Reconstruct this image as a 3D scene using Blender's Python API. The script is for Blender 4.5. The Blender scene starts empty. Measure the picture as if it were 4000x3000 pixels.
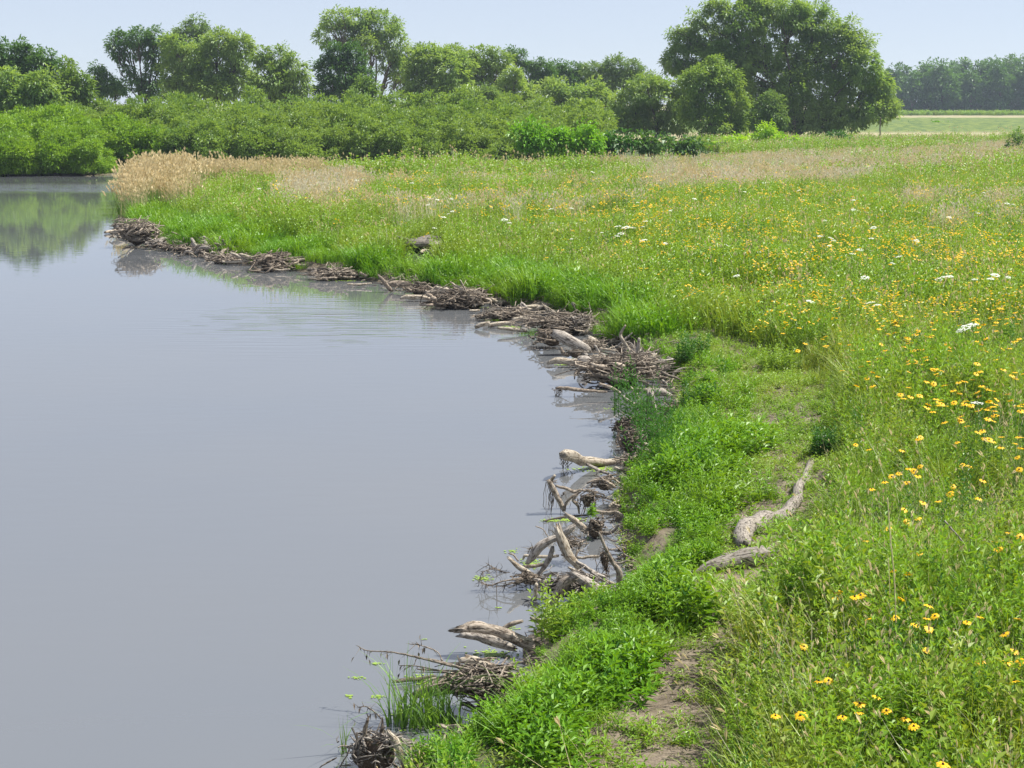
import bpy, math, random
import numpy as np
R = math.radians
rng = np.random.default_rng(7)
random.seed(7)
SC = bpy.context.scene

# ------------------------------------------------------------------ camera, sky, sun, exposure
CAMZ = 4.6                       # metres above the water
FPX = 6000.0                     # focal length in pixels of the 4000 px wide photograph
HOR = 395.0                      # row of the horizon
PITCH = math.atan((1500 - HOR) / FPX)
cd = bpy.data.cameras.new('camera'); cam = bpy.data.objects.new('camera', cd)
SC.collection.objects.link(cam); SC.camera = cam
cd.sensor_width = 36; cd.lens = 36 * FPX / 4000; cd.clip_start = 0.1; cd.clip_end = 9000
cam.location = (0, 0, CAMZ); cam.rotation_euler = (R(90) - PITCH, 0, 0)

SUN_EL, SUN_AZ = R(58), R(78)    # azimuth clockwise from straight ahead
w = bpy.data.worlds.new('World'); SC.world = w; w.use_nodes = True
nt = w.node_tree; bg = nt.nodes['Background']
sky = nt.nodes.new('ShaderNodeTexSky'); sky.sky_type = 'NISHITA'; sky.sun_disc = False
sky.sun_elevation = SUN_EL; sky.sun_rotation = SUN_AZ
sky.air_density = 0.6; sky.dust_density = 0.05; sky.ozone_density = 2.2
skm = nt.nodes.new('ShaderNodeMix'); skm.data_type = 'RGBA'; skm.inputs[0].default_value = .75      # thin summer veil over the clear sky
nt.links.new(sky.outputs[0], skm.inputs[6]); skm.inputs[7].default_value = (3.75, 4.0, 4.6, 1)
nt.links.new(skm.outputs[2], bg.inputs[0]); bg.inputs[1].default_value = 0.092
sl = bpy.data.lights.new('sun', 'SUN'); sl.energy = 4.8; sl.angle = R(0.5); sl.color = (1, 0.955, 0.88)
so = bpy.data.objects.new('sun', sl); SC.collection.objects.link(so)
so.rotation_euler = (R(90) - SUN_EL, 0, -SUN_AZ + R(180))
SC.view_settings.view_transform = 'Standard'; SC.view_settings.look = 'None'
SC.view_settings.exposure = 0.92; SC.view_settings.gamma = 1
SC.cycles.max_bounces = 7; SC.cycles.diffuse_bounces = 3; SC.cycles.transmission_bounces = 5
SC.cycles.transparent_max_bounces = 6; SC.cycles.volume_bounces = 0
SC.cycles.use_denoising = True; SC.cycles.denoiser = 'OPENIMAGEDENOISE'

# ------------------------------------------------------------------ picture <-> place
cP, sP = math.cos(PITCH), math.sin(PITCH)
def ray(px, py):                                   # source pixels -> world direction with y = 1
    a = (px - 2000) / FPX; b = (1500 - py) / FPX
    dy = cP + b * sP; dz = -sP + b * cP
    return a / dy, dz / dy
def P(px, py, z=0.0):                              # pixel on a level plane
    a, dz = ray(px, py); t = (z - CAMZ) / dz
    return np.array([a * t, t, z])
def PD(px, py, Y):                                 # pixel at a distance
    a, dz = ray(px, py)
    return np.array([a * Y, Y, CAMZ + dz * Y])
def proj(x, y, z):                                 # world -> 2212 wide picture
    zc = y * cP - (z - CAMZ) * sP
    yc = y * sP + (z - CAMZ) * cP
    return (2000 + FPX * x / zc) / 1.8083, (1500 - FPX * yc / zc) / 1.8083
S2 = 4000 / 2212
CROPS = {'F': (0, 0, S2), '4': (400, 500, 1500 / 2212), '5': (1700, 1000, 1200 / 2212),
         '6': (1700, 1650, 1000 / 2212), '7': (1200, 2250, 1300 / 2212), '8': (2500, 1700, 1500 / 1914)}
def cr(c, x, y):
    o = CROPS[c]; return o[0] + x * o[2], o[1] + y * o[2]

# ------------------------------------------------------------------ noise
def _h(ix, iy, s):
    n = (ix.astype(np.int64) * 374761393 + iy.astype(np.int64) * 668265263 + s * 974634777) & 0xffffffff
    n = ((n ^ (n >> 13)) * 1274126177) & 0xffffffff
    return ((n ^ (n >> 16)) & 0xffff) / 65535.0
def vn(x, y, s=0):
    x = np.asarray(x, float); y = np.asarray(y, float)
    ix = np.floor(x); iy = np.floor(y); fx = x - ix; fy = y - iy
    fx = fx * fx * (3 - 2 * fx); fy = fy * fy * (3 - 2 * fy)
    a = _h(ix, iy, s); b = _h(ix + 1, iy, s); c = _h(ix, iy + 1, s); d = _h(ix + 1, iy + 1, s)
    return (a * (1 - fx) + b * fx) * (1 - fy) + (c * (1 - fx) + d * fx) * fy
def sm(t): t = np.clip(t, 0, 1); return t * t * (3 - 2 * t)

# ------------------------------------------------------------------ the river's outline
SHORE = [(870, 1710), (885, 1658), (985, 1628), (1015, 1585), (1095, 1545), (1150, 1490), (1150, 1430), (1165, 1375), (1215, 1345), (1290, 1330),
         (1345, 1305), (1352, 1230), (1338, 1150), (1318, 1090), (1340, 1035), (1385, 985), (1425, 930), (1470, 895), (1462, 850), (1440, 808), (1420, 775), (1330, 745),
         (1285, 715), (1215, 680), (1160, 668), (1060, 655), (960, 635), (860, 617), (780, 603), (700, 594), (600, 580), (480, 562), (420, 548),
         (350, 532), (300, 520), (282, 500), (275, 478)]
near = [P(x * S2, y * S2)[:2] for x, y in SHORE]
RIV = [np.array(p) for p in [(-12, -60), (-4, -15), (-1.5, 2), (-1.0, 6.5)]] + near + \
      [np.array(p) for p in [(-15.8, 63), (-17.8, 72), (-18.8, 79), (-12, 85.5), (-4, 88), (5, 91), (14, 97), (15, 103), (5, 101.5), (-10, 100.5), (-24, 99.5),
                             (-33, 97), (-48, 90), (-62, 60), (-66, 20), (-70, -60)]]
RIV = np.array(RIV)
def inpoly(x, y, poly):
    ins = np.zeros(x.shape, bool); n = len(poly)
    for i in range(n):
        x1, y1 = poly[i]; x2, y2 = poly[(i + 1) % n]
        c = ((y1 > y) != (y2 > y)) & (x < (x2 - x1) * (y - y1) / (y2 - y1 + 1e-12) + x1)
        ins ^= c
    return ins
def shore_d(x, y):                                 # metres from the water's edge, positive on land
    x = np.asarray(x, float); y = np.asarray(y, float)
    best = np.full(x.shape, 1e9); n = len(RIV)
    for i in range(n):
        a = RIV[i]; b = RIV[(i + 1) % n]; ab = b - a
        t = np.clip(((x - a[0]) * ab[0] + (y - a[1]) * ab[1]) / (ab @ ab), 0, 1)
        best = np.minimum(best, (x - a[0] - t * ab[0]) ** 2 + (y - a[1] - t * ab[1]) ** 2)
    d = np.sqrt(best)
    return np.where(inpoly(x, y, RIV), -d, d)
PATH = [(1330, 1700), (1350, 1620), (1400, 1545), (1455, 1470), (1500, 1400), (1555, 1320), (1610, 1240), (1650, 1150), (1680, 1060), (1700, 990),
        (1690, 930), (1665, 860), (1630, 800), (1600, 745), (1500, 700)]
PW = [.7, .66, .56, .46, .42, .42, .52, .46, .52, .6, .8, 1.0, 1.1, .9, .5]
PATHW = np.array([P(x * S2, y * S2, .5)[:2] for x, y in PATH])
def path_m(x, y):                                  # 1 on the trodden path, 0 away from it
    m = np.zeros(np.shape(x))
    for i in range(len(PATHW) - 1):
        a, b = PATHW[i], PATHW[i + 1]; ab = b - a
        t = np.clip(((x - a[0]) * ab[0] + (y - a[1]) * ab[1]) / (ab @ ab), 0, 1)
        d = np.sqrt((x - a[0] - t * ab[0]) ** 2 + (y - a[1] - t * ab[1]) ** 2)
        wd = PW[i] * (1 - t) + PW[i + 1] * t
        m = np.maximum(m, 1 - sm((d - wd * .55) / (wd * .9)))
    return m
def gz(x, y, d=None):
    x = np.asarray(x, float); y = np.asarray(y, float)
    if d is None: d = shore_d(x, y)
    dd = d + .25 * (vn(x * 1.3, y * 1.3, 3) - .5)
    z = .02 + .26 * sm(dd / .45) + .42 * sm((dd - .3) / 7)
    z = z + (.10 * (vn(x * .7, y * .7, 1) - .5) + .05 * (vn(x * 3, y * 3, 2) - .5)) * sm(dd / 1.0)
    z = np.where(dd < 0, -.08 - 1.1 * sm(-dd / 2.5), z)
    return z
def G(px, py):                                     # pixel on the ground
    z = .5
    for _ in range(6):
        p = P(px, py, z); z = float(gz(p[0], p[1]))
    p[2] = z; return p

# ------------------------------------------------------------------ objects
def tag(o, label=None, cat=None, group=None, kind=None):
    if label: o['label'] = label
    if cat: o['category'] = cat
    if group: o['group'] = group
    if kind: o['kind'] = kind
    return o
def empty(name, loc, label, cat, group=None):
    o = bpy.data.objects.new(name, None); SC.collection.objects.link(o); o.location = loc
    o.empty_display_size = .1
    return tag(o, label, cat, group)
def mesh(name, V, F, mats, rnd=None, mi=None, smooth=False, uv=None, attrs=None):
    """F: list of int arrays (n,3) or (n,4); rnd per vertex"""
    V = np.ascontiguousarray(V, np.float32)
    F = [np.asarray(f, np.int32) for f in (F if isinstance(F, list) else [F]) if len(f)]
    lv = np.concatenate([f.ravel() for f in F]); tot = np.concatenate([np.full(len(f), f.shape[1], np.int32) for f in F])
    st = np.concatenate([[0], np.cumsum(tot)[:-1]]).astype(np.int32)
    me = bpy.data.meshes.new(name)
    me.vertices.add(len(V)); me.vertices.foreach_set('co', V.ravel())
    me.loops.add(len(lv)); me.loops.foreach_set('vertex_index', lv)
    me.polygons.add(len(tot)); me.polygons.foreach_set('loop_start', st)
    try: me.polygons.foreach_set('loop_total', tot)
    except Exception: pass
    if mi is not None: me.polygons.foreach_set('material_index', np.asarray(mi, np.int32))
    me.polygons.foreach_set('use_smooth', np.full(len(tot), smooth))
    if rnd is not None:
        a = me.attributes.new('rnd', 'FLOAT', 'POINT'); a.data.foreach_set('value', np.asarray(rnd, np.float32))
    for k, v in (attrs or {}).items():
        a = me.attributes.new(k, 'FLOAT', 'POINT'); a.data.foreach_set('value', np.asarray(v, np.float32))
    if uv is not None:
        u = me.uv_layers.new(name='UVMap'); u.data.foreach_set('uv', np.asarray(uv, np.float32)[lv].ravel())
    for m in (mats if isinstance(mats, (list, tuple)) else [mats]): me.materials.append(m)
    me.update(calc_edges=True)
    return me
def link(me, name, parent=None, loc=None):
    o = bpy.data.objects.new(name, me); SC.collection.objects.link(o)
    if parent is not None: o.parent = parent
    if loc is not None: o.location = loc
    return o
class Geo:
    def __init__(s): s.V = []; s.F = []; s.M = []; s.r = []; s.uv = []; s.n = 0
    def add(s, V, F, m=0, rnd=None, uv=None):
        V = np.asarray(V, float).reshape(-1, 3); F = np.asarray(F)
        s.V.append(V); s.F.append(F + s.n); s.M.append(np.full(len(F), m)); s.n += len(V)
        s.r.append(np.full(len(V), .5) if rnd is None else np.asarray(rnd, float))
        s.uv.append(np.zeros((len(V), 2)) if uv is None else uv)
    def mesh(s, name, mats, smooth=False, origin=(0, 0, 0)):
        order = sorted(range(len(s.F)), key=lambda i: s.F[i].shape[1])
        F = [s.F[i] for i in order]; mi = np.concatenate([s.M[i] for i in order])
        return mesh(name, np.concatenate(s.V) - np.asarray(origin), F, mats, np.concatenate(s.r), mi, smooth, np.concatenate(s.uv))

# ------------------------------------------------------------------ materials
def newmat(name):
    m = bpy.data.materials.new(name); m.use_nodes = True
    n = m.node_tree.nodes; n.clear(); out = n.new('ShaderNodeOutputMaterial')
    return m, n, m.node_tree.links, out
def mixc(n, l, fac, a, b):
    x = n.new('ShaderNodeMix'); x.data_type = 'RGBA'
    for sock, v in ((x.inputs[0], fac), (x.inputs[6], a), (x.inputs[7], b)):
        if hasattr(v, 'links'): l.new(v, sock)
        else: sock.default_value = v if isinstance(v, (int, float)) else (*v, 1)
    return x.outputs[2]
def noise(n, l, scale, vec=None, detail=3, rough=.5):
    t = n.new('ShaderNodeTexNoise'); t.inputs['Scale'].default_value = scale
    t.inputs['Detail'].default_value = detail; t.inputs['Roughness'].default_value = rough
    if vec is not None: l.new(vec, t.inputs['Vector'])
    return t.outputs[0]
def ramp(n, l, fac, a, b):
    r = n.new('ShaderNodeMapRange'); l.new(fac, r.inputs[0]); r.inputs[1].default_value = a; r.inputs[2].default_value = b
    return r.outputs[0]
def leafmat(name, c1, c2, c3=None, trans=.29, scale=.5, rough=.45, spec=.35, tint=(1.7, 1.5, .6)):
    """blade and leaf surface: c1..c2 by leaf, drifting to c3 over the place"""
    m, n, l, out = newmat(name)
    at = n.new('ShaderNodeAttribute'); at.attribute_name = 'rnd'
    oi = n.new('ShaderNodeObjectInfo'); g = n.new('ShaderNodeNewGeometry')
    f = n.new('ShaderNodeMath'); f.operation = 'MULTIPLY_ADD'; f.inputs[1].default_value = .7
    l.new(at.outputs['Fac'], f.inputs[0])
    f2 = n.new('ShaderNodeMath'); f2.operation = 'MULTIPLY'; f2.inputs[1].default_value = .3
    l.new(oi.outputs['Random'], f2.inputs[0]); l.new(f2.outputs[0], f.inputs[2])
    col = mixc(n, l, f.outputs[0], c1, c2)
    if c3: col = mixc(n, l, ramp(n, l, noise(n, l, scale, g.outputs['Position'], 2), .42, .66), col, c3)
    p = n.new('ShaderNodeBsdfPrincipled'); l.new(col, p.inputs['Base Color'])
    p.inputs['Roughness'].default_value = rough; p.inputs['Specular IOR Level'].default_value = spec
    t = n.new('ShaderNodeBsdfTranslucent')
    tc = n.new('ShaderNodeMix'); tc.data_type = 'RGBA'; tc.blend_type = 'MULTIPLY'; tc.inputs[0].default_value = 1
    l.new(col, tc.inputs[6]); tc.inputs[7].default_value = (*tint, 1)
    l.new(tc.outputs[2], t.inputs[0])
    mx = n.new('ShaderNodeMixShader'); mx.inputs[0].default_value = trans
    l.new(p.outputs[0], mx.inputs[1]); l.new(t.outputs[0], mx.inputs[2]); l.new(mx.outputs[0], out.inputs[0])
    return m
def woodmat(name, c1, c2, dark, wet=True, bump=1.0):
    m, n, l, out = newmat(name)
    uv = n.new('ShaderNodeUVMap'); mp = n.new('ShaderNodeMapping'); l.new(uv.outputs[0], mp.inputs[0])
    mp.inputs['Scale'].default_value = (1, 9, 1)
    g = n.new('ShaderNodeNewGeometry'); oi = n.new('ShaderNodeObjectInfo')
    ad = n.new('ShaderNodeVectorMath'); ad.operation = 'ADD'; l.new(mp.outputs[0], ad.inputs[0]); l.new(oi.outputs['Random'], ad.inputs[1])
    grain = noise(n, l, 3.2, ad.outputs[0], 5, .65)
    blot = noise(n, l, 24, g.outputs['Position'], 4, .6)
    col = mixc(n, l, ramp(n, l, grain, .3, .7), c1, c2)
    col = mixc(n, l, ramp(n, l, blot, .48, .64), col, dark)
    ra = n.new('ShaderNodeAttribute'); ra.attribute_name = 'rnd'
    vm = n.new('ShaderNodeMapRange'); l.new(ra.outputs['Fac'], vm.inputs[0]); vm.inputs[3].default_value = .35; vm.inputs[4].default_value = 1.45
    vs = n.new('ShaderNodeVectorMath'); vs.operation = 'SCALE'; l.new(col, vs.inputs[0]); l.new(vm.outputs[0], vs.inputs['Scale']); col = vs.outputs[0]
    crack = ramp(n, l, grain, .46, .40)
    col = mixc(n, l, crack, col, tuple(v * .35 for v in dark))
    if wet:                                            # damp, muddy wood just above the water
        sx = n.new('ShaderNodeSeparateXYZ'); l.new(g.outputs['Position'], sx.inputs[0])
        col = mixc(n, l, ramp(n, l, sx.outputs[2], .07, .0), col, tuple(v * .4 for v in dark))
    p = n.new('ShaderNodeBsdfPrincipled'); l.new(col, p.inputs['Base Color']); p.inputs['Roughness'].default_value = .85
    b = n.new('ShaderNodeBump'); b.inputs['Strength'].default_value = bump; b.inputs['Distance'].default_value = .012
    l.new(grain, b.inputs['Height']); l.new(b.outputs[0], p.inputs['Normal']); l.new(p.outputs[0], out.inputs[0])
    return m
def plain(name, c, rough=.8, c2=None, scale=8, trans=0, bump=0):
    m, n, l, out = newmat(name); g = n.new('ShaderNodeNewGeometry')
    ns = noise(n, l, scale, g.outputs['Position'], 4)
    col = mixc(n, l, ns, c, c2 or tuple(v * .75 for v in c))
    p = n.new('ShaderNodeBsdfPrincipled'); l.new(col, p.inputs['Base Color']); p.inputs['Roughness'].default_value = rough
    if bump:
        b = n.new('ShaderNodeBump'); b.inputs['Strength'].default_value = 1; b.inputs['Distance'].default_value = bump
        l.new(ns, b.inputs['Height']); l.new(b.outputs[0], p.inputs['Normal'])
    s = p.outputs[0]
    if trans:
        t = n.new('ShaderNodeBsdfTranslucent'); l.new(col, t.inputs[0])
        mx = n.new('ShaderNodeMixShader'); mx.inputs[0].default_value = trans
        l.new(s, mx.inputs[1]); l.new(t.outputs[0], mx.inputs[2]); s = mx.outputs[0]
    l.new(s, out.inputs[0]); return m

M = {}
M['grass'] = leafmat('meadow_green', (.08, .18, .014), (.29, .40, .045), (.29, .35, .06))
M['herb'] = leafmat('herb_green', (.055, .17, .012), (.25, .42, .035), (.22, .34, .04))
M['bank'] = leafmat('bank_green', (.045, .17, .006), (.18, .36, .018), (.17, .31, .02), scale=.9)
M['dark'] = leafmat('dark_green', (.025, .095, .012), (.06, .18, .025), (.05, .15, .02))
M['tan'] = leafmat('dry_tan', (.56, .45, .24), (.76, .65, .40), (.70, .58, .34), trans=.32, tint=(1, 1, .95))
M['grey'] = leafmat('dry_grey', (.60, .55, .40), (.76, .70, .54), None, trans=.35, tint=(1, 1, 1))
M['reed'] = leafmat('reed_green', (.07, .17, .03), (.15, .28, .05), (.12, .22, .04))
M['olive'] = leafmat('yellow_green', (.09, .19, .014), (.24, .38, .03), (.22, .32, .04))
M['willow'] = leafmat('willow_leaf', (.08, .185, .04), (.28, .41, .12), (.21, .32, .095), trans=.42, scale=.25)
M['darktree'] = leafmat('broad_leaf', (.035, .105, .025), (.11, .23, .05), (.075, .165, .037), trans=.35, scale=.25)
M['pale'] = leafmat('pale_leaf', (.09, .18, .045), (.20, .31, .09), (.15, .25, .07), trans=.3, scale=.25)
M['thicket'] = leafmat('thicket_leaf', (.065, .155, .028), (.25, .38, .08), (.19, .30, .07), trans=.35, scale=.12)
M['thicket2'] = leafmat('thicket_bright', (.08, .20, .012), (.26, .42, .04), (.19, .34, .035), trans=.35, scale=.15)
M['bright'] = leafmat('bright_leaf', (.08, .24, .01), (.20, .42, .02), (.15, .34, .02), trans=.35, scale=.4)
M['lime'] = leafmat('lime_leaf', (.17, .36, .01), (.32, .52, .03), None, trans=.4)
M['bark'] = woodmat('bark', (.10, .08, .06), (.17, .14, .11), (.06, .05, .04), wet=False)
M['drift'] = woodmat('driftwood', (.24, .195, .15), (.42, .36, .29), (.11, .08, .055))
M['driftpale'] = woodmat('driftwood_pale', (.33, .28, .215), (.47, .42, .34), (.19, .14, .09))
M['driftgrey'] = woodmat('driftwood_grey', (.25, .22, .185), (.41, .37, .325), (.13, .105, .085))
M['driftbrown'] = woodmat('driftwood_brown', (.165, .13, .095), (.32, .262, .205), (.08, .06, .042))
M['driftdull'] = woodmat('driftwood_dull', (.17, .15, .125), (.28, .25, .215), (.09, .075, .055))
M['mud'] = plain('mud_core', (.04, .028, .018), .95, (.09, .065, .045), 14, bump=.02)
M['yellow'] = plain('petal_yellow', (.92, .62, .006), .55, (.88, .50, .004), 30, trans=.35)
M['cone'] = plain('cone_brown', (.035, .014, .008), .8)
M['white'] = plain('umbel_white', (.72, .74, .62), .7, (.85, .86, .8), 30, trans=.25)
M['duck'] = plain('duckweed', (.14, .24, .025), .6, (.24, .34, .05), 20)
M['stalk'] = plain('dry_stalk', (.55, .45, .22), .7, (.62, .55, .34), 12)

# ------------------------------------------------------------------ ground, water
def ground():
    rows = np.concatenate([np.linspace(-40, 7, 24)[:-1], 7 * (1900 / 7) ** np.linspace(0, 1, 560)])
    cols = np.linspace(-1, 1, 380)
    cols = np.sign(cols) * (np.abs(cols) * .55 + .45 * np.abs(cols) ** 3)
    Yg, U = np.meshgrid(rows, cols, indexing='ij')
    X = U * (.55 * np.abs(Yg) + 7 + 60 * sm((np.abs(Yg) - 90) / 200) + 70 * sm((10 - Yg) / 4) + .8 * np.maximum(Yg - 200, 0))
    X = X + np.where(np.abs(U) > .985, np.sign(U) * 900, 0)
    x = X.ravel(); y = Yg.ravel(); d = shore_d(x, y); z = gz(x, y, d)
    z = z + 1.1 * sm((y - 195) / 40) * sm((x - 20) / 30) * (1 - sm((y - 265) / 90))   # low field bank to the right
    V = np.stack([x, y, z], 1)
    nr, nc = X.shape; i = np.arange((nr - 1) * (nc - 1)); r = i // (nc - 1); c = i % (nc - 1); a = r * nc + c
    F = np.stack([a, a + 1, a + nc + 1, a + nc], 1)
    m, n, l, out = newmat('soil_and_turf'); g = n.new('ShaderNodeNewGeometry'); pos = g.outputs['Position']
    at = n.new('ShaderNodeAttribute'); at.attribute_name = 'path'
    n1 = noise(n, l, 6, pos, 6, .65); n2 = noise(n, l, 1.1, pos, 3); n3 = noise(n, l, 45, pos, 3)
    mud = mixc(n, l, ramp(n, l, n1, .35, .65), (.10, .078, .055), (.21, .17, .125))
    mud = mixc(n, l, ramp(n, l, n3, .5, .7), mud, (.09, .07, .04))
    turf = mixc(n, l, ramp(n, l, n1, .3, .7), (.028, .045, .012), (.05, .08, .018))
    turf = mixc(n, l, ramp(n, l, n2, .55, .75), turf, (.075, .06, .035))
    col = mixc(n, l, ramp(n, l, at.outputs['Fac'], .25, .75), turf, mud)
    # far fields: green strip, straw strip, grassy land beyond
    fa = n.new('ShaderNodeAttribute'); fa.attribute_name = 'far'
    nf = noise(n, l, .12, pos, 5, .6); nf2 = noise(n, l, .9, pos, 4, .6)
    grn = mixc(n, l, ramp(n, l, nf2, .42, .58), (.04, .085, .01), (.13, .17, .025))
    tan = mixc(n, l, ramp(n, l, nf2, .35, .65), (.22, .20, .10), (.32, .28, .16))
    fld = mixc(n, l, ramp(n, l, nf, .58, .68), tan, grn)
    col = mixc(n, l, ramp(n, l, fa.outputs['Fac'], .1, .5), col, fld)
    fb = n.new('ShaderNodeAttribute'); fb.attribute_name = 'green'
    col = mixc(n, l, fb.outputs['Fac'], col, grn)
    p = n.new('ShaderNodeBsdfPrincipled'); l.new(col, p.inputs['Base Color']); p.inputs['Roughness'].default_value = .95
    b = n.new('ShaderNodeBump'); b.inputs['Strength'].default_value = 1; b.inputs['Distance'].default_value = .04
    l.new(n1, b.inputs['Height']); l.new(b.outputs[0], p.inputs['Normal']); l.new(p.outputs[0], out.inputs[0])
    pm = np.where((y > 5) & (y < 60), path_m(x, y), 0)
    pm = np.maximum(pm, (1 - sm((d - .25) / .5)))           # bare mud along the edge
    far = sm((y - 120) / 40)
    gr = sm((y - 190) / 15) * (1 - sm((y - 262) / 12))
    me = mesh('ground', V, F, m, smooth=True, attrs={'path': pm, 'far': far, 'green': gr})
    tag(link(me, 'ground'), 'muddy riverbank and meadow soil running back to far fields', 'ground', kind='structure')
ground()
def water():
    m, n, l, out = newmat('river_water'); g = n.new('ShaderNodeNewGeometry'); pos = g.outputs['Position']
    p = n.new('ShaderNodeBsdfPrincipled'); p.inputs['Roughness'].default_value = .008; p.inputs['IOR'].default_value = 2.5
    nb = noise(n, l, .10, pos, 3)
    l.new(mixc(n, l, ramp(n, l, nb, .3, .7), (.104, .114, .126), (.120, .124, .126)), p.inputs['Base Color'])
    mp = n.new('ShaderNodeMapping'); l.new(pos, mp.inputs[0]); mp.inputs['Scale'].default_value = (.8, 2.4, 1)
    small = noise(n, l, 1.6, mp.outputs[0], 2)
    # a breath of wind: finer ripples off the bank
    mp2 = n.new('ShaderNodeMapping'); l.new(pos, mp2.inputs[0]); mp2.inputs['Scale'].default_value = (.5, 4.5, 1)
    rip = noise(n, l, 1.3, mp2.outputs[0], 1)
    vd = n.new('ShaderNodeVectorMath'); vd.operation = 'DISTANCE'; l.new(pos, vd.inputs[0]); vd.inputs[1].default_value = (-3.6, 32, 0)
    msk = ramp(n, l, vd.outputs['Value'], 5, 1.5)
    mm = n.new('ShaderNodeMath'); mm.operation = 'MULTIPLY'; l.new(rip, mm.inputs[0]); l.new(msk, mm.inputs[1])
    b1 = n.new('ShaderNodeBump'); b1.inputs['Strength'].default_value = 1; b1.inputs['Distance'].default_value = .0014
    l.new(small, b1.inputs['Height'])
    b2 = n.new('ShaderNodeBump'); b2.inputs['Strength'].default_value = 1; b2.inputs['Distance'].default_value = .013
    l.new(mm.outputs[0], b2.inputs['Height']); l.new(b1.outputs[0], b2.inputs['Normal'])
    # breezy far reach
    sx = n.new('ShaderNodeSeparateXYZ'); l.new(pos, sx.inputs[0])
    fa = ramp(n, l, sx.outputs[1], 78, 82); fb_ = ramp(n, l, sx.outputs[1], 90, 86)
    fmn = n.new('ShaderNodeMath'); fmn.operation = 'MULTIPLY'; l.new(fa, fmn.inputs[0]); l.new(fb_, fmn.inputs[1]); fm = fmn.outputs[0]
    mm2 = n.new('ShaderNodeMath'); mm2.operation = 'MULTIPLY'; l.new(rip, mm2.inputs[0]); l.new(fm, mm2.inputs[1])
    b3 = n.new('ShaderNodeBump'); b3.inputs['Strength'].default_value = 1; b3.inputs['Distance'].default_value = .05
    l.new(mm2.outputs[0], b3.inputs['Height']); l.new(b2.outputs[0], b3.inputs['Normal'])
    l.new(b3.outputs[0], p.inputs['Normal']); l.new(p.outputs[0], out.inputs[0])
    V = [(-70, -50, 0), (22, -50, 0), (22, 108, 0), (-70, 108, 0)]
    tag(link(mesh('water', V, [np.array([[0, 1, 2, 3]])], m), 'water'), 'calm grey blue river water', 'water', kind='structure')
water()

# ------------------------------------------------------------------ plant shapes
def blades(geo, base, ht, wd, ang, lean, m=0, seg=4, rnd=None, droop=1.0, twist=None):
    """N curved blades; arrays"""
    N = len(ht); t = np.linspace(0, 1, seg + 1)
    dirx, diry = np.cos(ang), np.sin(ang)
    out = lean[:, None] * ht[:, None] * (t[None] ** 1.8)
    up = ht[:, None] * (t[None] - droop * .35 * lean[:, None] * t[None] ** 3)
    C = np.stack([base[:, 0, None] + dirx[:, None] * out, base[:, 1, None] + diry[:, None] * out, base[:, 2, None] + up], -1)
    tw = ang + np.pi / 2 + (rng.normal(0, .5, N) if twist is None else twist)
    W = np.stack([np.cos(tw), np.sin(tw), np.zeros(N)], -1)[:, None] * (wd[:, None] * (1 - t[None] ** 1.5 * .93) * .5)[..., None]
    V = np.stack([C - W, C + W], 2).reshape(-1, 3)
    a = np.arange(N)[:, None] * (2 * (seg + 1)) + np.arange(seg)[None] * 2; a = a.ravel()
    F = np.stack([a, a + 1, a + 3, a + 2], 1)
    r = rng.random(N) if rnd is None else rnd
    geo.add(V, F, m, np.repeat(r, 2 * (seg + 1)))
def leaves(geo, base, dirv, ln, wd, m=0, rnd=None, fold=.25):
    """N lance-shaped leaves, folded on the midrib"""
    N = len(ln); d = dirv / np.linalg.norm(dirv, axis=1, keepdims=True)
    up = np.tile([0, 0, 1.0], (N, 1)); s = np.cross(d, up); s /= np.linalg.norm(s, axis=1, keepdims=True) + 1e-6
    nrm = np.cross(s, d)
    mid = base + d * (ln * .45)[:, None]; lift = nrm * (wd * fold)[:, None]
    tip = base + d * ln[:, None] - np.array([0, 0, 1]) * (ln * .18)[:, None]
    V = np.stack([base, mid - s * (wd * .5)[:, None] + lift, tip, mid + s * (wd * .5)[:, None] + lift], 1).reshape(-1, 3)
    a = np.arange(N) * 4
    F = np.concatenate([np.stack([a, a + 1, a + 2], 1), np.stack([a, a + 2, a + 3], 1)])
    geo.add(V, F, m, np.repeat(rng.random(N) if rnd is None else rnd, 4))
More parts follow.
